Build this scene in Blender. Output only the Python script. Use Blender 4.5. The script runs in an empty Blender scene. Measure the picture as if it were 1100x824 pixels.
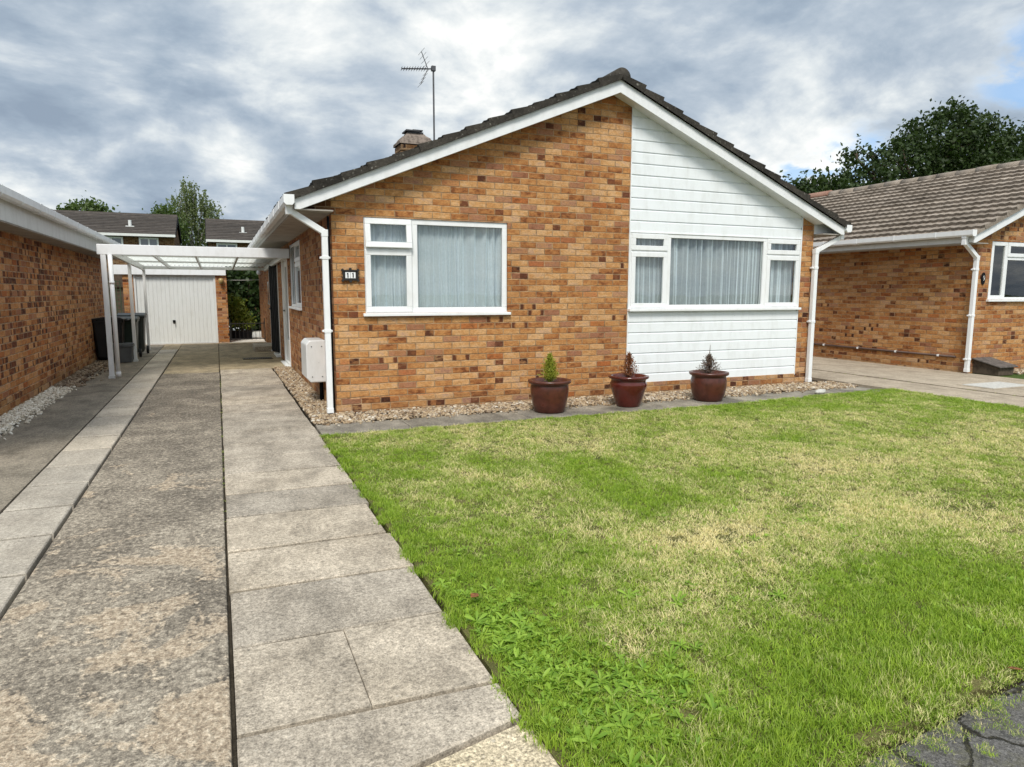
import bpy, math, random
import numpy as np
from mathutils import Vector, Matrix
random.seed(7); rng = np.random.default_rng(7)
R = math.radians; PI = math.pi
S = bpy.context.scene
C = S.collection

# ------------------------------------------------------------------ camera
cd = bpy.data.cameras.new('camera'); cam = bpy.data.objects.new('camera', cd); C.objects.link(cam)
RT = Vector((0.919868459, -0.392221632, 0.002051877)); UP = Vector((0.049858529, 0.122117785, 0.991262515)); FW = Vector((0.389045171, 0.911728818, -0.131887892))
M = Matrix.Identity(4)
for i in range(3):
    M[i][0] = RT[i]; M[i][1] = UP[i]; M[i][2] = -FW[i]
M[2][3] = 1.38
cam.matrix_world = M
cd.sensor_width = 36; cd.lens = 736.5/1100*36; cd.clip_start = 0.05; cd.clip_end = 2000
S.camera = cam
# ------------------------------------------------------------------ light
SUN_EL, SUN_AZ = 50, 206          # azimuth clockwise from +Y : behind the camera, a little to the left
sl = bpy.data.lights.new('sun', 'SUN'); sl.energy = 2.0; sl.angle = R(18); sl.color = (1, .95, .87)
sun = bpy.data.objects.new('sun', sl); C.objects.link(sun)
sun.rotation_euler = (R(90-SUN_EL), 0, -R(SUN_AZ)+PI)
S.view_settings.view_transform = 'Standard'; S.view_settings.look = 'None'
S.view_settings.exposure = 0.80; S.view_settings.gamma = 1; S.view_settings.use_curve_mapping = False

# ------------------------------------------------------------------ node helper
class NG:
    def __init__(s, nt): s.nt = nt; s.n = nt.nodes; s.l = nt.links
    def node(s, t, **k):
        x = s.n.new(t)
        for a, v in k.items(): setattr(x, a, v)
        return x
    def put(s, sock, v):
        if isinstance(v, bpy.types.NodeSocket): s.l.new(v, sock)
        elif v is not None: sock.default_value = v
    def m(s, op, a, b=None, c=None, clamp=False):
        x = s.node('ShaderNodeMath', operation=op, use_clamp=clamp)
        s.put(x.inputs[0], a); s.put(x.inputs[1], b)
        if c is not None: s.put(x.inputs[2], c)
        return x.outputs[0]
    def vm(s, op, a, b=None):
        x = s.node('ShaderNodeVectorMath', operation=op); s.put(x.inputs[0], a)
        if b is not None: s.put(x.inputs[1], b)
        return x.outputs[1] if op in ('DOT_PRODUCT', 'LENGTH') else x.outputs[0]
    def scale(s, a, f):
        x = s.node('ShaderNodeVectorMath', operation='SCALE'); s.put(x.inputs[0], a); s.put(x.inputs['Scale'], f); return x.outputs[0]
    def mix(s, f, a, b, mode='MIX'):
        x = s.node('ShaderNodeMix', data_type='RGBA', blend_type=mode)
        s.put(x.inputs[0], f)
        s.put(x.inputs[6], col(a)); s.put(x.inputs[7], col(b)); return x.outputs[2]
    def ramp(s, f, stops, interp='LINEAR'):
        x = s.node('ShaderNodeValToRGB'); r = x.color_ramp; r.interpolation = interp
        while len(r.elements) < len(stops): r.elements.new(0.5)
        for e, (p, c) in zip(r.elements, stops):
            e.position = p; e.color = col(c) if not isinstance(c, (int, float)) else (c, c, c, 1)
        s.put(x.inputs[0], f); return x.outputs[0]
    def noise(s, v, sc, det=3, ro=.55, dist=0):
        x = s.node('ShaderNodeTexNoise'); s.put(x.inputs['Vector'], v)
        x.inputs['Scale'].default_value = sc; x.inputs['Detail'].default_value = det
        x.inputs['Roughness'].default_value = ro; x.inputs['Distortion'].default_value = dist
        return x.outputs[0]
    def vor(s, v, sc, feature='F1', out=0, rnd=1):
        x = s.node('ShaderNodeTexVoronoi', feature=feature); s.put(x.inputs['Vector'], v); x.inputs['Scale'].default_value = sc
        x.inputs['Randomness'].default_value = rnd
        return x.outputs[out]
    def white(s, v):
        x = s.node('ShaderNodeTexWhiteNoise', noise_dimensions='3D'); s.put(x.inputs['Vector'], v); return x.outputs[0]
    def pos(s): return s.node('ShaderNodeNewGeometry').outputs['Position']
    def sep(s, v):
        x = s.node('ShaderNodeSeparateXYZ'); s.put(x.inputs[0], v); return x.outputs
    def comb(s, a, b, c):
        x = s.node('ShaderNodeCombineXYZ'); s.put(x.inputs[0], a); s.put(x.inputs[1], b); s.put(x.inputs[2], c); return x.outputs[0]
    def mr(s, v, a, b, c=0., d=1., smooth=False):
        x = s.node('ShaderNodeMapRange'); x.interpolation_type = 'SMOOTHSTEP' if smooth else 'LINEAR'
        for i, q in enumerate((v, a, b, c, d)): s.put(x.inputs[i], q)
        return x.outputs[0]
    def bump(s, h, dist=.01, st=1., nrm=None):
        x = s.node('ShaderNodeBump'); s.put(x.inputs['Height'], h); x.inputs['Distance'].default_value = dist; x.inputs['Strength'].default_value = st
        if nrm is not None: s.put(x.inputs['Normal'], nrm)
        return x.outputs[0]
def col(c):
    if isinstance(c, tuple) and len(c) == 3: return (*c, 1)
    return c
def srgb(r, g, b):
    f = lambda v: (v/255/12.92) if v/255 <= .04045 else ((v/255+.055)/1.055)**2.4
    return (f(r), f(g), f(b))
def newmat(name):
    m = bpy.data.materials.new(name); m.use_nodes = True
    g = NG(m.node_tree); b = g.n['Principled BSDF']
    return m, g, b
def fin(g, b, base=None, rough=None, nrm=None, spec=None):
    g.put(b.inputs['Base Color'], col(base) if base is not None else None)
    g.put(b.inputs['Roughness'], rough); g.put(b.inputs['Normal'], nrm)
    g.put(b.inputs['Specular IOR Level'], spec)

# ------------------------------------------------------------------ sky
W = bpy.data.worlds.new('World'); S.world = W; W.use_nodes = True
g = NG(W.node_tree); bg = g.n['Background']
d = g.vm('NORMALIZE', g.node('ShaderNodeTexCoord').outputs['Generated'])
dx, dy, dz = g.sep(d)
zz = g.m('ADD', g.m('MAXIMUM', dz, 0.0), 0.30)
p = g.comb(g.m('DIVIDE', dx, zz), g.m('DIVIDE', dy, zz), 0.0)
wv = g.node('ShaderNodeTexNoise'); g.put(wv.inputs['Vector'], p); wv.inputs['Scale'].default_value = 1.6; wv.inputs['Detail'].default_value = 1.5
p2 = g.vm('ADD', p, g.scale(g.vm('SUBTRACT', wv.outputs[1], (.5, .5, .5)), .26))
n1 = g.noise(p2, 2.3, 8, .52); n2 = g.noise(p2, 6.5, 8, .6)
val = g.m('ADD', g.m('MULTIPLY', g.m('SUBTRACT', n1, .5), 2.0), g.m('MULTIPLY', g.m('SUBTRACT', n2, .5), 1.05))
val = g.m('ADD', val, .48)
def spot(dr, r):
    return g.m('EXPONENT', g.m('DIVIDE', g.m('SUBTRACT', g.vm('DOT_PRODUCT', d, dr), 1.0), R(r)**2))
for dr, r, w in [((-.059,.9707,.233),2.4,.34), ((.0211,.987,.1592),3.2,.46), ((.087,.9485,.3045),4.5,.36), ((.08,.962,.25),3,.22), ((-.2044,.9715,.1201),4,.2), ((.6903,.7013,.1781),4.5,.46),
                 ((.7682,.5668,.2978),5,.18), ((.2322,.9093,.3455),5,.25), ((.345,.9068,.2425),4.5,.22), ((.62,.75,.21),6,.12),
                 ((-.0201,.959,.2827),3.6,-.42), ((-.1585,.9614,.2251),7,-.16), ((-.0482,.9841,.1708),2.6,-.32), ((.2026,.9526,.2268),3,-.2),
                 ((.748,.6175,.2432),4,-.3), ((.5261,.782,.3343),7,-.15), ((.0958,.9809,.1695),3,-.3), ((.03,.985,.11),6,-.12)]:
    val = g.m('ADD', val, g.m('MULTIPLY', spot(dr, r), w))
cl = g.ramp(val, [(0., (1.75, 2.2, 2.8)), (.22, (2.2, 2.7, 3.3)), (.45, (3.0, 3.45, 3.95)), (.7, (4.5, 4.8, 4.95)), (1., (6.6, 6.55, 6.3))])
sky = g.node('ShaderNodeTexSky', sky_type='NISHITA', sun_disc=False, sun_elevation=R(SUN_EL), sun_rotation=R(SUN_AZ))
blue = g.mix(.5, sky.outputs[0], (1.4, 2.9, 5.2))
bm = g.m('ADD', g.m('ADD', spot((.7078,.6923,.1406), 1.5), spot((.835,.495,.238), 2.6)), g.m('MULTIPLY', spot((.7516,.6397,.1608), 2.0), .7), clamp=True)
bm = g.mr(g.m('MULTIPLY', bm, g.mr(n2, .35, .6)), .12, .6, 0, .85, True)
cl = g.mix(bm, cl, blue)
# an overcast sky is brighter overhead and on the sun's side
boost = g.m('ADD', g.mr(dz, .36, .95, 1., 1.55, True), g.mr(dy, -.1, -.8, 0., .45, True))
cl2 = g.scale(cl, boost)
g.put(bg.inputs['Color'], cl2); bg.inputs['Strength'].default_value = .1

# ------------------------------------------------------------------ materials
def m_brick(name, seed=0., dark=.05, tint=(1, 1, 1), stops=None, mortar=(.36, .235, .13), hues=1.):
    m, g, b = newmat(name)
    P = g.pos(); x, y, z = g.sep(P)
    wob = g.noise(P, 9, 2)
    u = g.m('ADD', g.m('ADD', x, y), g.m('MULTIPLY', g.m('SUBTRACT', wob, .5), .006)); v = g.m('ADD', z, g.m('MULTIPLY', g.m('SUBTRACT', g.noise(P, 5, 2), .5), .008))
    rv = g.m('DIVIDE', g.m('ADD', v, 3.0), .0757); row = g.m('FLOOR', rv); fv = g.m('FRACT', rv)
    uo = g.m('ADD', g.m('DIVIDE', g.m('ADD', u, 60.07), .222), g.m('MULTIPLY', g.m('MODULO', row, 2.0), .5))
    colm = g.m('FLOOR', uo); fu = g.m('FRACT', uo)
    r1 = g.white(g.comb(row, colm, seed)); r2 = g.white(g.comb(row, g.m('FLOOR', g.m('MULTIPLY', uo, 2.0)), seed+7.3)); r3 = g.white(g.comb(row, colm, seed+3.1))
    big = g.noise(P, .55, 3)
    r4 = g.white(g.comb(row, colm, seed+11.7)); inn = g.noise(g.vm('ADD', g.vm('MULTIPLY', P, (1, 1, 1.8)), g.scale(g.comb(r1, r3, r4), 7.)), 11, 5, .62)
    stops = stops or [(0, (.19, .075, .03)), (.14, (.33, .15, .056)), (.32, (.43, .222, .084)), (.5, (.49, .28, .115)), (.7, (.55, .345, .16)), (.87, (.61, .425, .235)), (1, (.52, .37, .25))]
    idx = g.m('ADD', g.m('MULTIPLY', g.m('SUBTRACT', r1, .5), .80), g.m('MULTIPLY', g.m('SUBTRACT', inn, .5), 1.35))
    c = g.ramp(g.m('ADD', idx, .50), stops)
    c = g.mix(g.m('MULTIPLY', g.m('LESS_THAN', r4, .13), g.mr(inn, .3, .6, .25, .8)), c, (.31, .165, .12))       # plum bricks
    c = g.mix(g.m('MULTIPLY', g.m('LESS_THAN', r3, .07), g.mr(inn, .35, .6, .2, .75)), c, (.42, .145, .045))     # redder bricks
    # dark burnt headers, more of them in some courses, and bricks burnt only at their ends
    thr = g.m('MULTIPLY', g.mr(g.noise(g.comb(g.m('MULTIPLY', colm, .13), g.m('MULTIPLY', row, .41), seed), 1.0, 2), .38, .68), dark*2.)
    isd = g.m('MULTIPLY', g.m('LESS_THAN', r2, thr), g.mr(inn, .3, .52, .3, 1.))
    ends = g.m('MULTIPLY', g.m('LESS_THAN', g.m('ABSOLUTE', g.m('SUBTRACT', r4, .5)), g.m('MULTIPLY', thr, .35)), g.mr(g.m('ADD', g.m('ABSOLUTE', g.m('SUBTRACT', fu, .5)), g.m('MULTIPLY', g.m('SUBTRACT', inn, .5), .35)), .2, .34, 0, 1, True))
    c = g.mix(g.m('MAXIMUM', isd, ends), c, g.mix(r3, (.06, .024, .014), (.17, .065, .032)))
    fine = g.noise(g.vm('MULTIPLY', P, (1, 1, 2.0)), 42, 4, .7)
    c = g.mix(1., c, g.ramp(fine, [(.25, .6), (.5, 1.), (.75, 1.3)]), 'MULTIPLY')
    c = g.mix(1., c, g.ramp(big, [(.3, (.80, .75, .74)), (.5, (1, 1, 1)), (.7, (1.06, 1.05, 1.02))]), 'MULTIPLY')
    c = g.mix(1., c, tint, 'MULTIPLY')
    eu = g.m('MINIMUM', fu, g.m('SUBTRACT', 1., fu)); ev = g.m('MINIMUM', fv, g.m('SUBTRACT', 1., fv))
    e = g.m('MINIMUM', g.m('MULTIPLY', eu, .222), g.m('MULTIPLY', ev, .0757))
    e = g.m('ADD', e, g.m('MULTIPLY', g.m('SUBTRACT', g.noise(P, 45, 3), .5), .009))
    br = g.mr(e, .002, .0085, 0, 1, True)
    mc = g.mix(1., mortar, g.ramp(g.noise(P, 7, 4, .65), [(.3, .38), (.5, .85), (.7, 1.35)]), 'MULTIPLY')
    c2 = g.mix(br, mc, c)
    h = g.m('ADD', g.m('MULTIPLY', br, .6), g.m('MULTIPLY', fine, .5)); h = g.m('ADD', h, g.m('MULTIPLY', r3, .25))
    fin(g, b, c2, .88, g.bump(h, .008, .8), .25)
    return m
def m_plain(name, base, rough=.5, var=.12, sc=6., spec=.4, bump=0., bsc=40, metal=0):
    m, g, b = newmat(name); P = g.pos()
    n = g.noise(P, sc, 5, .6)
    c = g.mix(1., base, g.ramp(n, [(.25, 1-var*1.6), (.55, 1.), (.8, 1+var*.5)]), 'MULTIPLY')
    fin(g, b, c, g.mr(n, .3, .7, rough*1.1, rough*.9), g.bump(g.noise(P, bsc, 3), .004, bump) if bump else None, spec)
    b.inputs['Metallic'].default_value = metal
    return m
def m_upvc(name, base=(.78, .79, .79)):
    m, g, b = newmat(name); P = g.pos(); x, y, z = g.sep(P)
    n = g.noise(g.vm('MULTIPLY', P, (1, 1, .35)), 9, 5, .65)
    c = g.mix(g.mr(n, .47, .8, 0., .36), base, tuple(v*.62*k for v, k in zip(base, (1, .97, .88))))
    sp = g.m('LESS_THAN', g.vor(P, 7), .035)
    c = g.mix(g.m('MULTIPLY', sp, .5), c, (.2, .19, .17))
    fin(g, b, c, g.mr(n, .3, .7, .28, .45), g.bump(g.noise(P, 3, 2), .01, .12), .5)
    return m
def m_roof(name, a, bcol, lich=.35):
    m, g, b = newmat(name); P = g.pos(); n = g.noise(P, 3.2, 6, .65); f = g.noise(P, 45, 4, .7)
    isl = g.node('ShaderNodeNewGeometry').outputs['Random Per Island']
    c = g.mix(g.mr(n, .35, .68), a, bcol)
    c = g.mix(1., c, g.ramp(f, [(.25, .55), (.5, 1.), (.8, 1.5)]), 'MULTIPLY')
    c = g.mix(1., c, g.ramp(isl, [(0, .82), (1, 1.15)]), 'MULTIPLY')
    sp = g.mr(g.noise(P, 26, 3, .6), .62, .70, 0, lich)
    c = g.mix(sp, c, (.36, .35, .3))
    fin(g, b, c, .9, g.bump(f, .012, .8), .2)
    return m
def m_glass():
    m = bpy.data.materials.new('window glass'); m.use_nodes = True; g = NG(m.node_tree); g.n.clear()
    o = g.node('ShaderNodeOutputMaterial'); mx = g.node('ShaderNodeMixShader'); t = g.node('ShaderNodeBsdfTransparent'); gl = g.node('ShaderNodeBsdfGlossy')
    t.inputs[0].default_value = (.86, .91, .9, 1); gl.inputs['Roughness'].default_value = .02
    ge = g.node('ShaderNodeNewGeometry'); cs = g.m('ABSOLUTE', g.vm('DOT_PRODUCT', ge.outputs['Normal'], ge.outputs['Incoming']))
    fr = g.m('ADD', .10, g.m('MULTIPLY', .9, g.m('POWER', g.m('SUBTRACT', 1., cs, clamp=True), 5.)))
    g.put(gl.inputs['Normal'], g.bump(g.noise(g.pos(), 1.6, 2), .02, .06))
    g.l.new(fr, mx.inputs[0]); g.l.new(t.outputs[0], mx.inputs[1]); g.l.new(gl.outputs[0], mx.inputs[2]); g.l.new(mx.outputs[0], o.inputs[0])
    return m
def m_trans(name, base, tr=.35, rough=.8, var=.1, sc=20):
    m, g, b = newmat(name); P = g.pos()
    c = g.mix(1., base, g.ramp(g.noise(P, sc, 3), [(.3, 1-var), (.7, 1+var)]), 'MULTIPLY')
    fin(g, b, c, rough, None, .15)
    t = g.node('ShaderNodeBsdfTranslucent'); g.put(t.inputs[0], c); mx = g.node('ShaderNodeMixShader'); mx.inputs[0].default_value = tr
    g.l.new(b.outputs[0], mx.inputs[1]); g.l.new(t.outputs[0], mx.inputs[2]); g.l.new(mx.outputs[0], g.n['Material Output'].inputs[0])
    return m
def m_leaf(name, a, bcol, tr=.3, rough=.55):
    m, g, b = newmat(name); P = g.pos()
    isl = g.node('ShaderNodeNewGeometry').outputs['Random Per Island']
    c = g.mix(g.m('ADD', g.m('MULTIPLY', isl, .7), g.m('MULTIPLY', g.noise(P, .9, 3), .5), clamp=True), a, bcol)
    fin(g, b, c, rough, None, .3)
    t = g.node('ShaderNodeBsdfTranslucent'); g.put(t.inputs[0], g.mix(1., c, (1.3, 1.5, .6), 'MULTIPLY')); mx = g.node('ShaderNodeMixShader'); mx.inputs[0].default_value = tr
    g.l.new(b.outputs[0], mx.inputs[1]); g.l.new(t.outputs[0], mx.inputs[2]); g.l.new(mx.outputs[0], g.n['Material Output'].inputs[0])
    return m
def m_grass(name):
    m, g, b = newmat(name); P = g.pos()
    at = g.node('ShaderNodeAttribute', attribute_type='INSTANCER', attribute_name='dry').outputs['Fac']
    rnd = g.node('ShaderNodeObjectInfo').outputs['Random']; isl = g.node('ShaderNodeNewGeometry').outputs['Random Per Island']
    f = g.m('ADD', at, g.m('MULTIPLY', g.m('SUBTRACT', isl, .5), .85), clamp=True)
    green = g.mix(rnd, (.145, .25, .018), (.325, .45, .045))
    c = g.ramp(f, [(0, 0.), (1, 1.)]); c = g.mix(g.mr(f, .30, .85), green, (.80, .69, .38))
    fin(g, b, c, .6, None, .25)
    t = g.node('ShaderNodeBsdfTranslucent'); g.put(t.inputs[0], g.mix(1., c, (1.15, 1.25, .75), 'MULTIPLY')); mx = g.node('ShaderNodeMixShader'); mx.inputs[0].default_value = .3
    g.l.new(b.outputs[0], mx.inputs[1]); g.l.new(t.outputs[0], mx.inputs[2]); g.l.new(mx.outputs[0], g.n['Material Output'].inputs[0])
    return m
def m_pebble(name, stops):
    m, g, b = newmat(name); r = g.node('ShaderNodeObjectInfo').outputs['Random']
    c = g.ramp(r, stops); c = g.mix(1., c, g.ramp(g.noise(g.pos(), 90, 3), [(.3, .75), (.7, 1.2)]), 'MULTIPLY')
    fin(g, b, c, .75, None, .3); return m
def m_slab(name, a, bcol, spk=.5, stain=.5, agg=150):
    m, g, b = newmat(name); P = g.pos(); isl = g.node('ShaderNodeNewGeometry').outputs['Random Per Island']
    n = g.noise(P, 1.7, 5, .6); f = g.noise(P, agg, 3, .7); f2 = g.noise(P, 48, 4, .72); st = g.noise(g.vm('MULTIPLY', P, (1, .55, 1)), 4.5, 7, .72)
    c = g.mix(g.mr(n, .35, .65), a, bcol)
    c = g.mix(1., c, g.ramp(isl, [(0, (.78, .79, .8)), (.5, (1, 1, 1)), (1, (1.14, 1.12, 1.08))]), 'MULTIPLY')
    c = g.mix(1., c, g.ramp(st, [(.3, 1-stain*.55), (.55, 1.), (.8, 1+stain*.25)]), 'MULTIPLY')
    c = g.mix(1., c, g.ramp(f, [(.3, 1-spk*.8), (.5, 1.), (.7, 1+spk*.7)]), 'MULTIPLY')
    c = g.mix(1., c, g.ramp(f2, [(.32, 1-spk*.65), (.5, 1.), (.68, 1+spk*.5)]), 'MULTIPLY')
    sp = g.mr(g.noise(P, 55, 2, .6), .64, .70, 0, .45)
    c = g.mix(sp, c, (.52, .47, .39))
    c = g.mix(g.mr(g.noise(P, 34, 3, .6), .66, .72, 0, .5), c, (.09, .08, .068))
    fin(g, b, c, .9, g.bump(g.m('ADD', f, g.m('MULTIPLY', st, .8)), .005, .55), .2)
    return m
def m_drive(name):
    m, g, b = newmat(name); P = g.pos(); x, y, z = g.sep(P)
    Q = g.vm('MULTIPLY', P, (1., .8, 1.))
    f = g.noise(P, 170, 3, .7); n0 = g.noise(Q, 9, 4, .6); n1 = g.noise(Q, 38, 4, .65); n2 = g.noise(P, 95, 3, .7); big = g.noise(P, 1.7, 5, .6, .4); cell = g.sep(g.vor(P, 85, 'F1', 1))[0]
    k = g.m('ADD', g.m('ADD', g.m('MULTIPLY', n1, .5), g.m('MULTIPLY', n2, .32)), g.m('MULTIPLY', n0, .18))
    k = g.m('ADD', k, g.m('MULTIPLY', g.m('SUBTRACT', big, .5), .28)); k = g.m('ADD', k, g.mr(y, 1.5, 9., .015, -.06))
    c = g.ramp(k, [(.33, (.085, .075, .063)), (.43, (.175, .152, .122)), (.50, (.30, .262, .208)), (.57, (.45, .395, .315)), (.66, (.62, .56, .46))])
    kb = g.m('ADD', g.m('ADD', g.m('MULTIPLY_ADD', g.m('SUBTRACT', g.noise(g.vm('ADD', P, (3.7, 1.2, 0)), 1.9, 6, .62, .6), .5), 1.5, .5), g.mr(y, 1.5, 6.5, .145, -.18)), g.m('MULTIPLY', g.m('SUBTRACT', n1, .5), .35))
    pm = g.mr(kb, .53, .62, 0, 1, True)
    pc = g.ramp(g.m('ADD', g.m('MULTIPLY', n1, .6), g.m('MULTIPLY', n2, .4)), [(.36, (.20, .15, .105)), (.5, (.43, .345, .25)), (.62, (.60, .51, .39))])
    c = g.mix(g.m('MULTIPLY', pm, .82), c, pc)
    c = g.mix(1., c, g.ramp(f, [(.28, .6), (.5, 1.), (.72, 1.35)]), 'MULTIPLY')
    c = g.mix(1., c, g.ramp(cell, [(0, .72), (1, 1.25)]), 'MULTIPLY')
    c = g.mix(1., c, (.98, .97, .95), 'MULTIPLY')
    rim = g.m('SUBTRACT', g.mr(kb, .50, .53, 0, 1, True), g.mr(kb, .53, .56, 0, 1, True))
    c = g.mix(g.m('MULTIPLY', rim, .25), c, (.05, .045, .04))
    h = g.m('ADD', g.m('MULTIPLY', n1, 1.), g.m('MULTIPLY', n2, .6)); h = g.m('ADD', h, g.m('MULTIPLY', f, .25)); h = g.m('SUBTRACT', h, g.m('MULTIPLY', pm, .35))
    fin(g, b, c, .92, g.bump(h, .013, .9), .2)
    return m
def m_asphalt(name):
    m, g, b = newmat(name); P = g.pos(); f = g.noise(P, 160, 3, .7); v = g.vor(P, 130, 'F1', 1)
    wob = g.vm('ADD', P, g.scale(g.node('ShaderNodeTexNoise').outputs[1], .0))
    cr = g.vor(g.vm('ADD', P, g.scale(g.comb(g.noise(P, 6, 3), g.noise(P, 7, 3), 0.), .18)), 2.6, 'DISTANCE_TO_EDGE')
    c = g.mix(g.mr(f, .3, .7), (.06, .057, .053), (.21, .20, .19)); c = g.mix(1., c, g.ramp(g.sep(v)[0], [(0, .75), (1, 1.25)]), 'MULTIPLY')
    ck = g.mr(g.m('ADD', cr, g.m('MULTIPLY', g.m('SUBTRACT', f, .5), .05)), .004, .035, 0, 1, True)
    c = g.mix(ck, (.035, .032, .022), c)
    c = g.mix(g.mr(g.m('ADD', g.noise(P, 11, 5, .7), g.m('MULTIPLY', g.m('SUBTRACT', f, .5), .4)), .5, .68, 0, .75), c, (.13, .125, .07))
    c = g.mix(g.mr(g.noise(P, 70, 3, .6), .60, .66, 0, .6), c, (.34, .32, .29))
    fin(g, b, c, .9, g.bump(g.m('ADD', f, g.m('MULTIPLY', ck, 2.2)), .01, .9), .25)
    return m
def m_soil(name, a, bcol, sc=9):
    m, g, b = newmat(name); P = g.pos(); n = g.noise(P, sc, 6, .7); f = g.noise(P, 120, 3, .7)
    c = g.mix(g.mr(n, .35, .65), a, bcol); c = g.mix(1., c, g.ramp(f, [(.3, .5), (.7, 1.4)]), 'MULTIPLY')
    fin(g, b, c, .95, g.bump(f, .01, .8), .1); return m

BRICK = m_brick('buff brick', 0., .036, (.88, .755, .66))
PLINTH = m_brick('darker plinth brick', 5., .12, (.74, .66, .62))
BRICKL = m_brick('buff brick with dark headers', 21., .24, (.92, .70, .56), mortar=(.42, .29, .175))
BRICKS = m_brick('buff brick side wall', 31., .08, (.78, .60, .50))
BRICKR = m_brick('neighbour buff brick', 41., .04, (.86, .72, .61))
BRICKF = m_brick('brown brick', 51., .1, (.27, .25, .25))
UPVC = m_upvc('white upvc'); CLAD = m_upvc('white shiplap cladding', (.77, .80, .81)); WHITE2 = m_upvc('weathered white paint', (.66, .67, .65)); BARGE = m_upvc('white painted bargeboard', (.74, .75, .75))
ROOF = m_roof('dark mossy roof tile', (.028, .025, .021), (.062, .055, .045), .45)
ROOFR = m_roof('pale brown roof tile', (.20, .165, .13), (.34, .29, .24), .2)
ROOFF = m_roof('dark slate roof', (.05, .043, .038), (.085, .072, .062), .1)
TERRA = m_roof('red clay ridge', (.24, .125, .09), (.30, .19, .145), .2)
GLASS = m_glass()
def m_net(name, base, op0, op1, tr):
    m = m_trans(name, base, tr, .9, .06, 40); g = NG(m.node_tree); out = g.n['Material Output']; src = out.inputs[0].links[0].from_socket
    lw = g.node('ShaderNodeLayerWeight'); lw.inputs[0].default_value = .5
    t = g.node('ShaderNodeBsdfTransparent'); mx = g.node('ShaderNodeMixShader'); g.put(mx.inputs[0], g.mr(lw.outputs['Facing'], .05, .65, op0, op1))
    g.l.new(t.outputs[0], mx.inputs[1]); g.l.new(src, mx.inputs[2]); g.l.new(mx.outputs[0], out.inputs[0]); return m
NET = m_net('net curtain', (.84, .89, .94), .56, .98, .06)
NETG = m_net('grey net curtain', (.84, .88, .93), .40, .97, .06)
NETW = m_trans('frosted blind', (.62, .60, .66), .3)
DARKROOM = m_plain('dark room', (.02, .02, .022), .9, .1)
BLACK = m_plain('black paint', (.008, .008, .009), .7, .1, 6, .12)
DARKIRON = m_plain('dark iron', (.022, .02, .018), .6, .2)
GALV = m_plain('weathered aluminium', (.10, .10, .105), .5, .2, 20, .5, 0, 40, .6)
METERW = m_upvc('pale grey plastic', (.68, .69, .68))
SLAB = m_slab('path slab concrete', (.33, .285, .225), (.445, .39, .315), .62, .85)
STRIP = m_slab('strip slab concrete', (.37, .33, .27), (.46, .415, .345), .45, .5)
LANE = m_slab('old grey concrete', (.19, .168, .132), (.29, .255, .20), .6, .8)
REARC = m_slab('buff yard concrete', (.25, .205, .135), (.34, .28, .185), .45, .9)
APRON = m_slab('exposed aggregate', (.42, .35, .235), (.5, .425, .30), .85, .35, 90)
NDRIVE = m_slab('neighbour concrete drive', (.34, .285, .215), (.43, .365, .28), .45, .6)
SHELF = m_slab('mossy slab', (.15, .138, .115), (.31, .28, .23), .55, .95)
PALE = m_slab('sunlit pale paving', (.7, .67, .6), (.78, .75, .68), .15, .3)  # pale slabs, colour raised to hold the sunlight falling on them
DRIVE = m_drive('spalled concrete drive'); ASPH = m_asphalt('cracked asphalt')
SOIL = m_soil('dark soil', (.03, .024, .017), (.06, .05, .035)); TURF = m_soil('turf soil', (.075, .085, .025), (.17, .15, .06), 3); GREENG = m_soil('rough grass ground', (.05, .09, .02), (.09, .12, .035), 1.2)
GRASS = m_grass('lawn grass')
WEED = m_leaf('weed leaf', (.09, .20, .015), (.30, .44, .055), .3, .45)
PEB = m_pebble('beige pebble', [(0, (.07, .05, .034)), (.2, (.24, .165, .095)), (.45, (.37, .275, .17)), (.7, (.47, .39, .28)), (.85, (.19, .135, .09)), (1, (.58, .53, .44))])
PEBW = m_pebble('white pebble', [(0, (.42, .36, .27)), (.4, (.66, .60, .49)), (1, (.80, .76, .67))])
PEBB = m_pebble('brown stone', [(0, (.07, .05, .035)), (.5, (.2, .14, .09)), (1, (.38, .31, .22))])
POTM = m_plain('oxblood glaze', (.085, .026, .017), .3, .3, 14, .4, .25, 25); POTG = m_plain('glossy oxblood glaze', (.09, .017, .012), .13, .3, 9, .5)
BINB = m_plain('black bin plastic', (.012, .012, .013), .5, .2); BING = m_plain('dark green bin plastic', (.016, .028, .018), .45, .2); BOXG = m_plain('grey crate plastic', (.11, .12, .125), .5, .2)
BARK = m_plain('bark', (.09, .07, .05), .9, .3, 14, .1, .8, 30); BIRCHB = m_plain('birch bark', (.42, .4, .36), .8, .4, 9, .2)
OAKL = m_leaf('oak leaf', (.012, .027, .006), (.042, .068, .015), .2); BIRL = m_leaf('birch leaf', (.075, .105, .04), (.17, .20, .09), .35); BUSL = m_leaf('lime green leaf', (.04, .075, .018), (.10, .14, .04), .3)
HEDL = m_leaf('hedge leaf', (.012, .03, .008), (.04, .07, .015), .2); SHRL = m_leaf('shrub leaf', (.09, .15, .02), (.24, .27, .05), .3)
CON1 = m_leaf('green conifer', (.17, .21, .02), (.36, .36, .05), .3); CON2 = m_leaf('rust brown conifer', (.15, .05, .028), (.30, .12, .05), .2); CON3 = m_leaf('dry brown conifer', (.075, .05, .04), (.16, .11, .085), .2)
DEADL = m_plain('dry leaf', (.28, .11, .035), .7, .5, 60)
STONE = m_plain('pale stone', (.5, .49, .45), .8, .2, 30, .2, .6, 60); WOOD = m_plain('weathered brown board', (.10, .075, .055), .85, .35, 12, .2, .5, 40)
SHEET = m_trans('corrugated plastic sheet', (.80, .82, .76), .65, .5, .12, 3)
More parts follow.
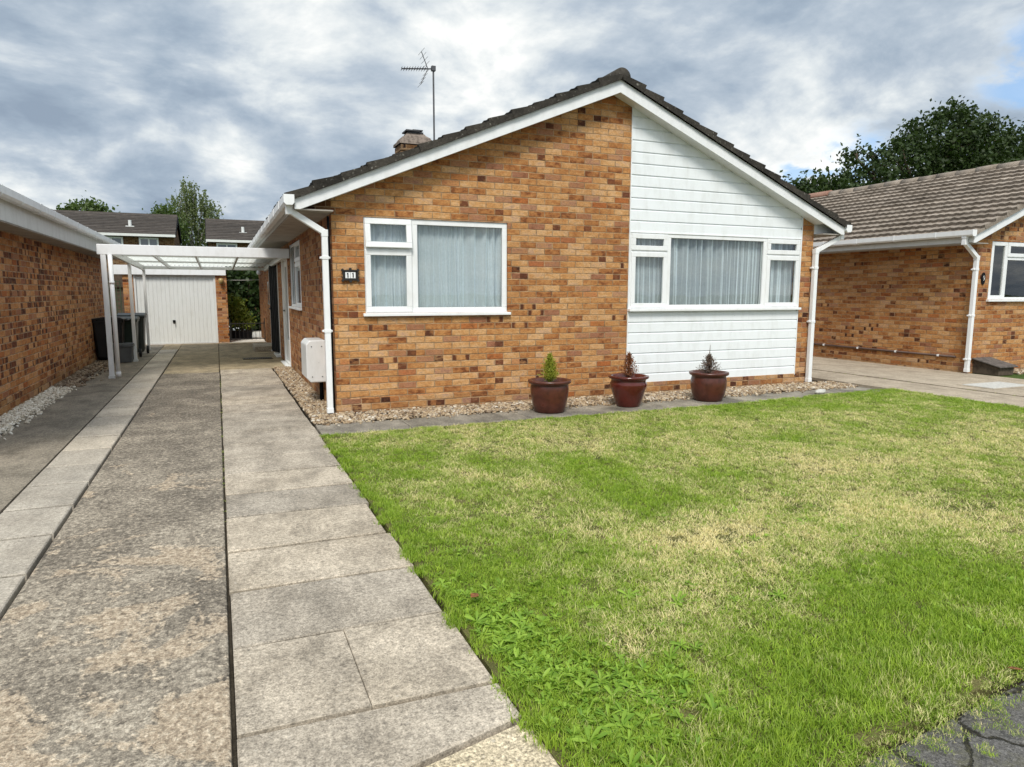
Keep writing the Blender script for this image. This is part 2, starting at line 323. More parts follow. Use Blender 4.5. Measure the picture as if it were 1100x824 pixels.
SOFF = m_plain('shade-dulled cream soffit', (.34, .31, .27), .8, .2); SHADEEND = m_brick('shade-darkened brick end', 61., .3, (.32, .25, .22)); LEADM = m_plain('dark lead', (.05, .05, .052), .6, .3, 10); RUSTP = m_plain('brown pipe', (.10, .06, .045), .6, .25)  # soffit and brick end carry the shade under the eaves in their colour

# ------------------------------------------------------------------ mesh helpers
class MB:
    def __init__(s): s.v = []; s.f = []
    def add(s, vs, fs):
        o = len(s.v); s.v += [tuple(v) for v in vs]; s.f += [tuple(i+o for i in f) for f in fs]; return s
    def box(s, x0, x1, y0, y1, z0, z1):
        vs = [(x, y, z) for z in (z0, z1) for y in (y0, y1) for x in (x0, x1)]
        return s.add(vs, [(0, 2, 3, 1), (4, 5, 7, 6), (0, 1, 5, 4), (2, 6, 7, 3), (0, 4, 6, 2), (1, 3, 7, 5)])
    def prism(s, poly, a0, a1, axis='y'):
        """2D polygon extruded: axis y -> poly is (x,z); axis x -> (y,z); axis z -> (x,y)"""
        n = len(poly)
        mk = {'y': lambda p, a: (p[0], a, p[1]), 'x': lambda p, a: (a, p[0], p[1]), 'z': lambda p, a: (p[0], p[1], a)}[axis]
        vs = [mk(p, a0) for p in poly]+[mk(p, a1) for p in poly]
        return s.add(vs, [tuple(range(n))[::-1], tuple(range(n, 2*n))]+[(i, (i+1) % n, n+(i+1) % n, n+i) for i in range(n)])
    def tube(s, pts, r, n=8, caps=True, rot=0.):
        pts = [Vector(p) for p in pts]; rs = r if isinstance(r, (list, tuple)) else [r]*len(pts)
        rings = []; up = None
        for i, p in enumerate(pts):
            t = (pts[min(i+1, len(pts)-1)]-pts[max(i-1, 0)]).normalized()
            if up is None: up = Vector((0, 0, 1)) if abs(t.z) < .9 else Vector((1, 0, 0))
            a = t.cross(up).normalized(); bb = t.cross(a).normalized(); up = bb.cross(t).normalized() if False else up
            k = 1.
            if 0 < i < len(pts)-1:
                t0 = (p-pts[i-1]).normalized(); t1 = (pts[i+1]-p).normalized(); k = 1/max(.5, math.cos(t0.angle(t1)/2))
            rings.append([p+(a*math.cos(rot+2*PI*j/n)+bb*math.sin(rot+2*PI*j/n))*rs[i] for j in range(n)])
        vs = [v for q in rings for v in q]; fs = []
        for i in range(len(pts)-1):
            for j in range(n): fs.append((i*n+j, i*n+(j+1) % n, (i+1)*n+(j+1) % n, (i+1)*n+j))
        if caps: fs += [tuple(range(n))[::-1], tuple(range((len(pts)-1)*n, len(pts)*n))]
        return s.add(vs, fs)
    def lathe(s, prof, c=(0, 0, 0), n=32):
        vs = []; fs = []
        for r, z in prof:
            for j in range(n): vs.append((c[0]+r*math.cos(2*PI*j/n), c[1]+r*math.sin(2*PI*j/n), c[2]+z))
        for i in range(len(prof)-1):
            for j in range(n): fs.append((i*n+j, i*n+(j+1) % n, (i+1)*n+(j+1) % n, (i+1)*n+j))
        fs.append(tuple(range(n))[::-1]); 
        return s.add(vs, fs)
    def build(s, name, mat, parent=None, smooth=False, bevel=0., org=None):
        me = bpy.data.meshes.new(name)
        o = org if org is not None else (worg(parent) if parent else (0, 0, 0))
        me.from_pydata([(v[0]-o[0], v[1]-o[1], v[2]-o[2]) for v in s.v], [], s.f)
        me.materials.append(mat); me.update()
        if smooth: me.polygons.foreach_set('use_smooth', [True]*len(me.polygons))
        ob = bpy.data.objects.new(name, me); C.objects.link(ob)
        if parent: ob.parent = parent
        elif org is not None: ob.location = org
        if bevel:
            md = ob.modifiers.new('bevel', 'BEVEL'); md.width = bevel; md.segments = 2; md.limit_method = 'ANGLE'; md.angle_limit = R(40)
        return ob
ORG = {}
def worg(p):
    while p.parent: p = p.parent
    return ORG.get(p.name, tuple(p.location))
def tag(o, label, cat, group=None):
    o['label'] = label; o['category'] = cat
    if group: o['group'] = group
    return o
def thing(name, label, cat, loc, group=None):
    o = bpy.data.objects.new(name, None); C.objects.link(o); o.location = loc; o.empty_display_size = .2; ORG[o.name] = tuple(loc)
    return tag(o, label, cat, group)
def struct(o, kind='structure'): o['kind'] = kind; return o
def copy_thing(root, loc, label):
    r = root.copy(); C.objects.link(r); r.location = loc; r['label'] = label
    def rec(src, dst):
        for ch in src.children:
            c = ch.copy(); C.objects.link(c); c.parent = dst; rec(ch, c)
    rec(root, r); return r

# ------------------------------------------------------------------ ground, drive, path
struct(MB().add([(-400, -400, -.06), (400, -400, -.06), (400, 900, -.06), (-400, 900, -.06)], [(0, 1, 2, 3)]).build('ground', GREENG))
struct(MB().box(-7, 12.2, -2.2, 20.5, -.12, -.045).box(-.0275, -.0145, -1.5, 13.2, -.0449, -.016).build('soil', SOIL))
def jit(a=.004): return random.uniform(-a, a)
def slab(mb, x0, x1, y0, y1, top=0., sk0=0., sk1=0., bev=.006):
    t = [top+jit(.003) for _ in range(4)]
    e = bev
    vs = [(x0, y0+sk0*0, -.05), (x1, y0+sk0, -.05), (x1, y1+sk1, -.05), (x0, y1, -.05),
          (x0, y0, t[0]-e), (x1, y0+sk0, t[1]-e), (x1, y1+sk1, t[2]-e), (x0, y1, t[3]-e),
          (x0+e, y0+e, t[0]), (x1-e, y0+sk0+e, t[1]), (x1-e, y1+sk1-e, t[2]), (x0+e, y1-e, t[3])]
    fs = [(8, 9, 10, 11)]+[(i, (i+1) % 4, 4+(i+1) % 4, 4+i) for i in range(4)]+[(4+i, 4+(i+1) % 4, 8+(i+1) % 4, 8+i) for i in range(4)]
    mb.add(vs, fs)
struct(MB().box(-.915, -.028, -1.5, 12.85, -.05, 0).build('driveway', DRIVE, None, False, .01))
struct(MB().box(-2.0, -1.335, -1.5, 20.2, -.05, -.004).build('side_lane', LANE))
mb = MB(); y = -1.5
while y < 18.2:
    slab(mb, -1.315, -.935, y+.018, min(y+.6, 18.3)-.018, .004, jit(.01), jit(.01)); y += .6
struct(mb.build('paving_strip', STRIP))
mb = MB()
js = [(1.70, .20), (2.155, -.03), (2.73, -.005), (3.275, -.02), (3.81, -.01), (4.42, -.02), (4.95, -.03), (5.5, -.02), (6.05, -.01), (6.62, -.02), (7.2, 0), (7.8, 0), (8.4, 0), (9.0, 0), (9.6, 0), (10.2, 0), (10.8, 0), (11.4, 0), (12.0, 0), (12.6, 0), (13.18, .02)]
for (a, sa), (b_, sb) in zip(js[:-1], js[1:]):
    gp = .011 if a < 3 else .015
    xl, xr_ = -.014+jit(.004), .845+jit(.012)
    if abs(a-2.155) < .01:      # this slab is cracked across
        slab(mb, xl, .408, a+gp, b_-gp, .003, sa*.5, sb*.5, .002); slab(mb, .410, xr_, a+gp+sa*.5, b_-gp+sb*.5, .003, sa*.5, sb*.5, .002)
    else: slab(mb, xl, xr_, a+gp, b_-gp, .003, sa, sb)
struct(mb.build('path', SLAB))
mb = MB(); slab(mb, -.014, .86, -1.5, 1.685, 0, 0, .20); struct(mb.build('path_apron', APRON))
mb = MB(); slab(mb, -.915, -.035, 12.87, 20.25, -.002); slab(mb, -1.325, -.925, 18.31, 20.25, -.001); slab(mb, -.025, 1.185, 13.22, 15.4, 0); slab(mb, -.025, 1.185, 15.42, 20.25, .002)
struct(mb.build('yard', REARC))
struct(MB().box(.0, 6.0, 20.28, 30, -.05, .004).build('patio', PALE))
struct(MB().box(-3.5, -.0, 20.9, 40, -.05, -.01).build('back_garden', GREENG))
# slab strip in front of the gravel
mb = MB(); x = .87
while x < 8.7:
    w = random.choice([.6, .75, .9]); slab(mb, x+.004, min(x+w, 8.72)-.004, 6.72+jit(.01), 7.27+jit(.01), .002, 0, 0); x += w
struct(mb.build('slab_edging', SHELF))
# gravel beds (base under the loose stones)
struct(MB().box(.865, 1.185, 7.28, 13.2, -.05, -.006).box(1.185, 8.72, 7.28, 7.86, -.05, -.006).build('gravel_bed', SOIL))
struct(MB().box(-2.265, -2.005, 3, 16.2, -.05, -.012).build('side_gravel_bed', SOIL))
# lawn base
struct(MB().prism([(.86, 1.27), (8.95, 2.08), (8.95, 6.95), (7.5, 6.86), (5.4, 6.72), (.86, 6.72)], -.05, .0, 'z').build('lawn', TURF))
# neighbour's drive
struct(MB().box(8.98, 9.9, 1.5, 20, -.05, -.003).build('neighbour_path', NDRIVE))
struct(MB().box(9.93, 11.9, 1.5, 20, -.05, .006).build('neighbour_drive', NDRIVE))
struct(MB().box(11.9, 24, 2.1, 7.8, -.05, -.01).build('neighbour_lawn', GREENG))
# pavement and road
struct(MB().prism([(.9, -1.6), (24, -1.6), (24, 3.45), (.9, 1.25)], -.06, -.028, 'z').build('pavement', ASPH))
struct(MB().box(-30, 40, -9, -1.75, -.1, -.055+.0).build('road', ASPH))

# ------------------------------------------------------------------ houses
SL = 1.63/3.9; AL = math.atan(SL)
def wall_rects(mb, mp, u0, u1, z0, z1, ops, dep=.1):
    us = sorted({u0, u1, *[o[0] for o in ops], *[o[1] for o in ops]}); zs = sorted({z0, z1, *[o[2] for o in ops], *[o[3] for o in ops]})
    for a, b in zip(us[:-1], us[1:]):
        for c, d_ in zip(zs[:-1], zs[1:]):
            cu, cz = (a+b)/2, (c+d_)/2
            if any(o[0] < cu < o[1] and o[2] < cz < o[3] for o in ops): continue
            mb.add([mp(a, 0, c), mp(b, 0, c), mp(b, 0, d_), mp(a, 0, d_)], [(0, 1, 2, 3)])
    for a, b, c, d_ in ops:
        for (p, q) in (((a, c), (b, c)), ((b, c), (b, d_)), ((b, d_), (a, d_)), ((a, d_), (a, c))):
            mb.add([mp(p[0], 0, p[1]), mp(q[0], 0, q[1]), mp(q[0], dep, q[1]), mp(p[0], dep, p[1])], [(0, 1, 2, 3)])
def mbox(mb, mp, u0, u1, d0, d1, z0, z1):
    c = [mp(u, dd, z) for z in (z0, z1) for dd in (d0, d1) for u in (u0, u1)]
    mb.add(c, [(0, 2, 3, 1), (4, 5, 7, 6), (0, 1, 5, 4), (2, 6, 7, 3), (0, 4, 6, 2), (1, 3, 7, 5)])
def ring(mb, mp, u0, u1, z0, z1, w, d0, d1, wb=None):
    wb = wb or w
    mbox(mb, mp, u0, u1, d0, d1, z0, z0+wb); mbox(mb, mp, u0, u1, d0, d1, z1-w, z1)
    mbox(mb, mp, u0, u0+w, d0, d1, z0+wb, z1-w); mbox(mb, mp, u1-w, u1, d0, d1, z0+wb, z1-w)
def window(parent, mp, u0, u1, z0, z1, cells, sill=True, curtain=None, d0=.015, fold=1., seed=0, fw=.042, name='window'):
    """cells: (u0,u1,z0,z1,kind) kind f fixed, c casement, v ajar vent"""
    mb = MB()
    for a, b, c, d_, k in cells: ring(mb, mp, a, b, c, d_, fw if k == 'f' else .03, d0, d0+.06)
    # outer trim
    ring(mb, mp, u0-.012, u1+.012, z0-.0, z1+.012, .012, d0-.01, d0+.05)
    fr = mb.build(name, UPVC, parent, bevel=.004)
    for a, b, c, d_, k in cells:
        if k == 'f': i = fw; gd = d0+.03
        else:
            mc = MB(); sh = [0, 0]
            if k == 'v':
                def mq(u, dd, z, mp=mp, z1=d_, zz0=c): return mp(u, dd-.045*(z1-z)/(z1-zz0), z)
            else: mq = mp
            ring(mc, mq, a+.012, b-.012, c+.012, d_-.012, .062, d0-.016, d0+.02)
            sh_ = mc.build('casement', UPVC, fr, bevel=.005); i = .07; gd = d0+.006
        mpp = mq if k == 'v' else mp
        ga = MB(); ga.add([mpp(a+i, gd, c+i), mpp(b-i, gd, c+i), mpp(b-i, gd, d_-i), mpp(a+i, gd, d_-i)], [(0, 1, 2, 3)])
        ga.build('glass', GLASS, fr)
        gk = MB(); ring(gk, mpp, a+i-.004, b-i+.004, c+i-.004, d_-i+.004, .006, gd-.004, gd-.001); gk.build('glazing_seal', BLACK, fr)
    if sill:
        ms = MB(); mbox(ms, mp, u0-.03, u1+.03, d0-.065, d0+.02, z0-.035, z0-.001); ms.build('sill', UPVC, fr, bevel=.005)
    if curtain:
        rs = random.Random(seed); n = int((u1-u0)/.005); ph = [rs.uniform(0, 6.28) for _ in range(6)]
        xs = np.linspace(u0+.02, u1-.02, n); ramp = []
        t = 0; off = []; 
        for q in range(n):
            t += .005*max(24, 50+26*math.sin(xs[q]*3.3+ph[0])+26*math.sin(xs[q]*11+ph[1]))*fold; off.append(t)
        vs = []; fs = []; NZ = 9
        for j in range(NZ):
            f = j/(NZ-1); z = z0+.03+(z1-z0-.05)*f
            for q in range(n):
                am = .030*(1.1-.4*f)*(.7+.5*math.sin(xs[q]*3.1+ph[2]))
                w = math.sin(off[q]+.35*math.sin(3*f+ph[4]+xs[q]*2))
                vs.append(mp(xs[q]+.012*math.sin(off[q]*.5+ph[3])*(1-f), d0+.095+am*(w+.35*math.sin(2.3*off[q]+ph[5])), z))
        for j in range(NZ-1):
            for q in range(n-1): fs.append((j*n+q, j*n+q+1, (j+1)*n+q+1, (j+1)*n+q))
        MB().add(vs, fs).build('curtain', curtain, fr, True)
    return fr
def tile_side(mb, xe, xr, ze, y0, y1, rows, step=.075, wave=.012, rough=.006, seed=0, hs=(.022, .072, .016)):
    rs = random.Random(seed)
    dr = 1 if xr > xe else -1; L = abs(xr-xe)/math.cos(AL); gauge = L/rows; ca, sa = math.cos(AL), math.sin(AL)
    n = int(round((y1-y0)/step))
    def pt(dd, h, yy): return (xe+dr*(dd*ca-h*sa), yy, ze+dd*sa+h*ca)
    ya0, yb0 = y0, y1
    for i in range(rows):
        y0, y1 = ya0-.005*(i % 2), yb0+.005*(i % 2)
        d0 = i*gauge-.035; d1 = (i+1)*gauge+.01
        vs = []; fs = []; hb = jit(.003); tj = 0.; lj = 0.
        for q in range(n+1):
            yy = y0+(y1-y0)*q/n
            ph = ((yy-y0)/.3+(.5 if i % 2 else 0)) % 1
            if q % 4 == 0: tj = rs.uniform(-rough, rough); lj = rs.uniform(-rough, rough)
            pr = wave*(max(0, math.cos(4*PI*ph))**1.5)
            e = -.012 if (ph < .12 or ph > .9) else 0
            vs += [pt(d0+lj, hs[0]+tj+hb, yy), pt(d0+lj, hs[1]+pr+tj+hb+e*.4, yy), pt(d1, hs[2]+pr*.7+hb*.5, yy)]
        for q in range(n):
            a = q*3; fs += [(a, a+3, a+4, a+1), (a+1, a+4, a+5, a+2)]
        # closed verge ends
        o = len(vs); vs += [pt(d1, -.005, y0), pt(d0, -.005, y0), pt(d1, -.005, y1), pt(d0, -.005, y1)]
        fs += [(o+1, o, 2, 1), (0, o+1, 1), (o+3, o+2, n*3+2, n*3+1), (n*3, o+3, n*3+1)]
        mb.add(vs, fs)
def house(root, x0, x1, yf, yb, brick, roofm, front_ops, left_ops, right_ops, zs=2.235, gut=2.38, oh=.40, clad=None, rows=15, rough=.006, brick_side=None, plinth=True, seed=0, ridge_m=None, wave=.012, hs=(.022, .072, .016)):
    xc = (x0+x1)/2; ov = .2; ya = yf-ov; yz = yb+ov
    hw = xc-x0+oh; ze = 3.99-SL*hw        # underside-of-tile line at the eave edge
    top = lambda x: 3.99-SL*abs(x-xc)
    mpf = lambda u, dd, z: (u, yf+dd, z); mpl = lambda u, dd, z: (x0+dd, u, z); mpr = lambda u, dd, z: (x1-dd, u, z); mpb = lambda u, dd, z: (u, yb-dd, z)
    H = 2.3
    mb = MB()
    if clad:
        a, b_ = clad
        wall_rects(mb, mpf, x0, a, 0, H, [o for o in front_ops if o[1] < a]); wall_rects(mb, mpf, b_, x1, 0, H, [])
        mb.add([mpf(*q) for q in [(x0, 0, H), (a, 0, H), (a, 0, top(a)-.02), (xc, 0, 3.97), (x0, 0, top(x0)-.02)]], [(0, 1, 2, 3, 4)])
        mb.add([mpf(*q) for q in [(b_, 0, H), (x1, 0, H), (x1, 0, top(x1)-.02), (b_, 0, top(b_)-.02)]], [(0, 1, 2, 3)])
        mpk = lambda u, dd, z: (u, yf+.03+dd, z)
        wall_rects(mb, mpk, a, b_, 0, H, [o for o in front_ops if o[0] >= a], .08)
        mb.add([mpk(*q) for q in [(a, 0, H), (b_, 0, H), (b_, 0, top(b_)-.02), (a, 0, top(a)-.02)]], [(0, 1, 2, 3)])
        for u in (a, b_): mb.add([mpf(u, 0, 0), mpf(u, .03, 0), mpf(u, .03, top(u)-.02), mpf(u, 0, top(u)-.02)], [(0, 1, 2, 3)])
    else:
        wall_rects(mb, mpf, x0, x1, 0, H, front_ops)
        mb.add([mpf(*q) for q in [(x0, 0, H), (x1, 0, H), (x1, 0, top(x1)-.02), (xc, 0, 3.97), (x0, 0, top(x0)-.02)]], [(0, 1, 2, 3, 4)])
    wall = mb.build('wall', brick, root)
    mb = MB(); mb.add([mpb(*q) for q in [(x0, 0, 0), (x1, 0, 0), (x1, 0, top(x1)-.02), (xc, 0, 3.97), (x0, 0, top(x0)-.02)]], [(0, 1, 2, 3, 4)]); mb.build('wall', brick, root)
    mb = MB(); wall_rects(mb, mpl, yf, yb, 0, top(x0)-.02, left_ops); mb.build('side_wall', brick_side or brick, root); mb = MB(); wall_rects(mb, mpr, yf, yb, 0, top(x1)-.02, right_ops)
    mb.build('side_wall', brick_side or brick, root)
    if plinth:
        mb = MB(); z1 = .165
        segs = [(x0, x1)]
        mb.box(x0-.008, x1+.008, yf-.010, yf-.0005, -.05, z1)
        mb.box(x0-.010, x0-.0005, yf+.0005, yf+4.9, -.05, z1) if left_ops else mb.box(x0-.010, x0-.0005, yf+.0005, yb, -.05, z1)
        mb.box(x1+.0005, x1+.010, yf+.0005, yb, -.05, z1)
        mb.build('plinth', PLINTH, root, bevel=.004)
    # floor inside keeps the rooms dark
    # roof
    mb = MB()
    for sg, xe in ((1, x0-oh-.03), (-1, x1+oh+.03)):
        tile_side(mb, xe, xc, top(xe), ya-.035, yz+.03, rows, rough=rough, seed=seed+sg, wave=wave, hs=hs)
        pr = [(xe, top(xe)-.0), (xc, 3.99), (xc, 3.965), (xe, top(xe)-.025)]
        mb.prism(pr, ya+.03, yz-.03, 'y')
    roof = mb.build('roof', roofm, root)
    mb = MB(); yy = ya-.04; k = 0
    while yy < yz:
        y2 = min(yy+.45, yz+.03); rr = .115+jit(.006); zc = 4.005+jit(.006)
        pts = [(xc+rr*math.cos(t), zc+rr*math.sin(t)*.95) for t in np.linspace(-.25, PI+.25, 13)]
        mb.prism(pts, yy+.003, y2-.003, 'y'); yy = y2
    mb.build('ridge_tiles', ridge_m or roofm, roof, True, 0)
    # verge boards, one each side, front and back
    for yo in (ya, yz-.022):
        for sg, xe in ((1, x0-oh), (-1, x1+oh)):
            e2 = zs+.004
            poly = [(xe, top(xe)-.004), (xc, 3.986), (xc, 3.835), (xe+sg*.055, max(e2, top(xe+sg*.055)-.152)), (xe, e2)]
            if sg < 0: poly = poly[::-1]
            MB().prism(poly, yo, yo+.022, 'y').build('bargeboard', BARGE, root, bevel=.003)
    mb = MB()
    for y_a, y_b in ((ya+.022, yf-.001), (yb+.001, yz-.022)):
        for sg, xe in ((1, x0), (-1, x1)):
            p4 = [(xe, top(xe)-.11), (xc, 3.88), (xc, 3.86), (xe, top(xe)-.13)]
            MB().prism(p4, y_a, y_b, 'y').build('soffit', BARGE, root)
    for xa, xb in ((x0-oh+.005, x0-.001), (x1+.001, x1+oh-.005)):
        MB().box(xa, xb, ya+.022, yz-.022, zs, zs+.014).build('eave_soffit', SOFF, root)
    for sg, xe, xw, mt in ((1, x0-oh, x0, SHADEEND), (-1, x1+oh, x1, BARGE)):
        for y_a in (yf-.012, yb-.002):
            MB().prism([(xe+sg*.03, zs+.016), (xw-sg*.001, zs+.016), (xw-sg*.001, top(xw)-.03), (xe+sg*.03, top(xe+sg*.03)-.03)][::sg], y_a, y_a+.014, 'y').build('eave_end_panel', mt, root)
    # eave fascia and gutters
    for sg, xe in ((-1, x0-oh), (1, x1+oh)):
        MB().box(min(xe, xe-sg*.02), max(xe, xe-sg*.02), ya+.024, yz-.024, zs+.016, gut-.02).build('fascia', WHITE2, root)
        w = .105; prof = [(0, gut), (0, gut-.075), (.02, gut-.1), (w-.02, gut-.1), (w, gut-.075), (w, gut), (w-.006, gut), (w-.006, gut-.07), (w-.024, gut-.092), (.024, gut-.092), (.006, gut-.07), (.006, gut)]
        gu = MB(); xg = xe+sg*.003
        gu.prism([(xg+sg*a, z) for a, z in prof], ya-.03, yz, 'y')
        for ye in (ya-.036, yz): gu.prism([(xg+sg*a, z) for a, z in [(0, gut+.003), (0, gut-.077), (.02, gut-.103), (w-.02, gut-.103), (w+.002, gut-.077), (w+.002, gut+.003)]], ye, ye+.006, 'y')
        yy = ya+.6
        while yy < yz:
            gu.prism([(xg+sg*a, z) for a, z in [(-.002, gut+.004), (-.002, gut-.08), (.018, gut-.106), (w-.018, gut-.106), (w+.004, gut-.08), (w+.004, gut+.004)]], yy, yy+(.12 if int(yy*7) % 4 == 0 else .025), 'y'); yy += .8
        gu.build('gutter', UPVC, root)
    return dict(xc=xc, top=top, mpf=mpf, mpl=mpl, mpr=mpr)
def downpipe(root, pts, r=.032, clips=(), sh=(0, 0)):
    mb = MB(); rr = r*1.41
    for a, b in zip(pts[:-1], pts[1:]): mb.tube([a, b], rr, 4, True, PI/4)
    for p in pts[1:-1]: mb.tube([(p[0], p[1], p[2]-.045), (p[0], p[1], p[2]+.03)], rr*1.12, 4, True, PI/4)
    x, y, z = pts[-1]
    for cz in clips:
        mb.box(x-.055, x+.055, y-.012, y+.05, cz-.012, cz+.012); mb.box(x-.037, x+.037, y-.037, y+.037, cz-.02, cz+.02)
    mb.tube([(x, y, .0+z), (x, y, z+.06)], rr*1.13, 4, True, PI/4)
    mb.tube([(pts[0][0], pts[0][1], pts[0][2]-.02), (pts[0][0], pts[0][1], pts[0][2]+.08)], rr*1.2, 4, True, PI/4)
    return mb.build('downpipe', UPVC, root, bevel=.005)

# ---- the bungalow
X0, X1, YF, YB = 1.19, 8.25, 7.85, 22.5
bung = thing('bungalow', 'buff brick bungalow with white shiplap gable panel, three pots along its front wall', 'house', (4.72, YF, 0))
W1 = (1.541, 3.285, 1.14, 2.213); W2 = (5.045, 7.99, 1.165, 2.163); SW = (11.05, 12.75, 1.13, 2.18)
D1 = (13.15, 14.3, .02, 2.02); D2 = (15.35, 16.15, .04, 2.0); D3 = (16.95, 17.95, .04, 2.02)
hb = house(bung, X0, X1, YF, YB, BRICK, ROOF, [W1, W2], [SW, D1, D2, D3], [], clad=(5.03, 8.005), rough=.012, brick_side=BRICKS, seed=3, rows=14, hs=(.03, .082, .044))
mpf, mpl = hb['mpf'], hb['mpl']
w = window(bung, mpf, *W1, [(1.541, 2.10, 1.14, 1.868, 'c'), (1.541, 2.10, 1.868, 2.213, 'v'), (2.10, 3.285, 1.14, 2.213, 'f')], curtain=NET, seed=14, fold=1.5, fw=.062)
w['label'] = 'window with small vent ajar and pale blue net curtains'
w = window(bung, lambda u, dd, z: (u, YF-.02+dd, z), *W2, [(5.045, 5.635, 1.165, 1.925, 'c'), (5.045, 5.635, 1.925, 2.163, 'c'), (5.635, 7.35, 1.165, 2.163, 'f'), (7.35, 7.99, 1.165, 1.925, 'c'), (7.35, 7.99, 1.925, 2.163, 'c')], curtain=NETG, seed=9, fold=1.25, fw=.05)
w['label'] = 'wide window in the white panel with grey pleated net curtains'
window(bung, mpl, *SW, [(11.05, 11.9, 1.13, 1.85, 'c'), (11.05, 11.9, 1.85, 2.18, 'c'), (11.9, 12.75, 1.13, 2.18, 'f')], curtain=NETG, seed=2)
# shiplap
def boards(z0, z1, pitch, a, b_, top=None, name='cladding'):
    mb = MB(); z = z0
    while z < z1-.01:
        zz = min(z+pitch, z1)
        y0 = YF+.02
        # a board: bottom edge proud, groove at its top
        def strip(pts):          # pts list of (y, z) bottom..top, clipped to the roof slope at the right
            vs = []
            for yy, zq in pts:
                xr = b_ if top is None else min(b_, 4.72+(3.90-zq)/SL)
                vs += [(a, yy, zq), (max(xr, a+.001), yy, zq)]
            return mb.add(vs, [(2*i, 2*i+1, 2*i+3, 2*i+2) for i in range(len(pts)-1)])
        strip([(y0+.008, z), (y0-.024, z+.001), (y0-.024, zz-.024), (y0-.012, zz-.012), (y0-.012, zz), (y0+.008, zz)])
        z = zz
    return mb.build(name, CLAD, bung)
boards(.15, 1.128, .1397, 5.03, 8.005)
boards(2.18, 3.80, .1455, 5.03, 8.005, True)
MB().box(5.018, 5.03, YF-.012, YF+.02, .15, 3.80).build('cladding_trim', CLAD, bung); MB().box(8.005, 8.017, YF-.012, YF+.02, .15, 2.62).build('cladding_trim', CLAD, bung)
MB().box(5.03, 8.005, YF-.012, YF+.02, 2.166, 2.180).build('window_head_trim', CLAD, bung)
# downpipes
downpipe(bung, [(.742, 7.76, 2.28), (.742, 7.76, 2.235), (1.105, 7.80, 2.02), (1.105, 7.80, .03)], clips=(1.75, .95))
downpipe(bung, [(8.70, 7.76, 2.28), (8.70, 7.76, 2.22), (8.25, 7.79, 2.0), (8.25, 7.79, .03)], clips=(1.75, .95))
# doors on the side
def door(ops, mat, name, ajar=0., glass=False):
    a, b_, z0, z1 = ops
    fr = MB(); ring(fr, mpl, a, b_, z0, z1, .055, .0-.012, .07, .03); f = fr.build('door_frame', UPVC, bung, bevel=.004)
    lf = MB(); ca, sa = math.cos(ajar), math.sin(ajar)
    def mq(u, dd, z): uu = u-(a+.056); return (X0+.03-uu*sa+(dd)*ca, a+.056+uu*ca+dd*sa, z)
    w_ = b_-a-.112
    if glass:
        ring(lf, mq, a+.056, a+.056+w_, z0+.032, z1-.056, .11, 0, .045, .4)
    else:
        mbox(lf, mq, a+.056, a+.056+w_, 0, .045, z0+.032, z1-.056)
        for q in range(6): mbox(lf, mq, a+.07+q*w_/6, a+.05+(q+.93)*w_/6, -.012, -.0005, z0+.06, z1-.09)
    dl = lf.build(name, mat, bung, bevel=.004)
    if glass:
        gm = MB(); gm.add([mq(a+.166, .02, z0+.43), mq(a+.056+w_-.11, .02, z0+.43), mq(a+.056+w_-.11, .02, z1-.166), mq(a+.166, .02, z1-.166)], [(0, 1, 2, 3)]); gm.build('glass', GLASS, dl)
    hm = MB(); mbox(hm, mq, a+w_-.02, a+w_+.03, -.045, -.013, 1.0, 1.03); hm.box; hm.build('handle', GALV, dl)
    th = MB(); mbox(th, mpl, a-.02, b_+.02, -.09, .06, z0-.05, z0-.001); th.build('door_sill', UPVC, bung, bevel=.004)
    return dl
o = door(D1, UPVC, 'door', 0, True)
o = door(D2, BLACK, 'door', R(13)); o['label'] = 'black boarded side door standing slightly ajar'
o = door(D3, UPVC, 'door', 0, True)
# grab rail by the far door
MB().tube([(X0, 16.75, 1.62), (X0-.11, 16.75, 1.6), (X0-.12, 16.75, 1.1), (X0, 16.75, 1.08)], .016, 8).build('grab_rail', UPVC, bung, True)
# wall lamp on far corner
lm = MB(); lm.lathe([(.0, 0), (.05, .01), (.065, .06), (.05, .12), (.02, .15), (.0, .15)], (1.05, 19.6, 1.82), 14); lm.box(1.04, 1.185, 19.59, 19.62, 1.95, 1.98); lm.build('wall_lamp', UPVC, bung, True)
# house number
PX, PZ = 1.378, 1.565
mb = MB(); mb.box(PX-.078, PX+.078, YF-.018, YF-.001, PZ-.05, PZ+.05); pl = None
ringmp = lambda u, dd, z: (u, YF+dd, z)
ring(mb, ringmp, PX-.086, PX+.086, PZ-.058, PZ+.058, .012, -.03, -.0185)
for sx, sz in ((-1, -1), (1, -1), (-1, 1), (1, 1)): mb.tube([(PX+sx*.086, YF-.005, PZ+sz*.058), (PX+sx*.086, YF-.034, PZ+sz*.058)], .014, 8)
for sz in (-1, 1): mb.tube([(PX, YF-.005, PZ+sz*.066), (PX, YF-.03, PZ+sz*.066)], .016, 8)
for sx in (-1, 1): mb.tube([(PX+sx*.088, YF-.012, PZ-.03), (PX+sx*.105, YF-.012, PZ), (PX+sx*.088, YF-.012, PZ+.03)], .005, 6)
pl = mb.build('house_number', DARKIRON, bung); pl['label'] = 'small iron framed plaque reading 11'
mb = MB()
mb.box(PX-.056, PX-.002, YF-.024, YF-.0185, PZ-.033, PZ+.033); mb.box(PX+.002, PX+.056, YF-.024, YF-.0185, PZ-.033, PZ+.033); mb.build('tile', UPVC, pl)
mb = MB()
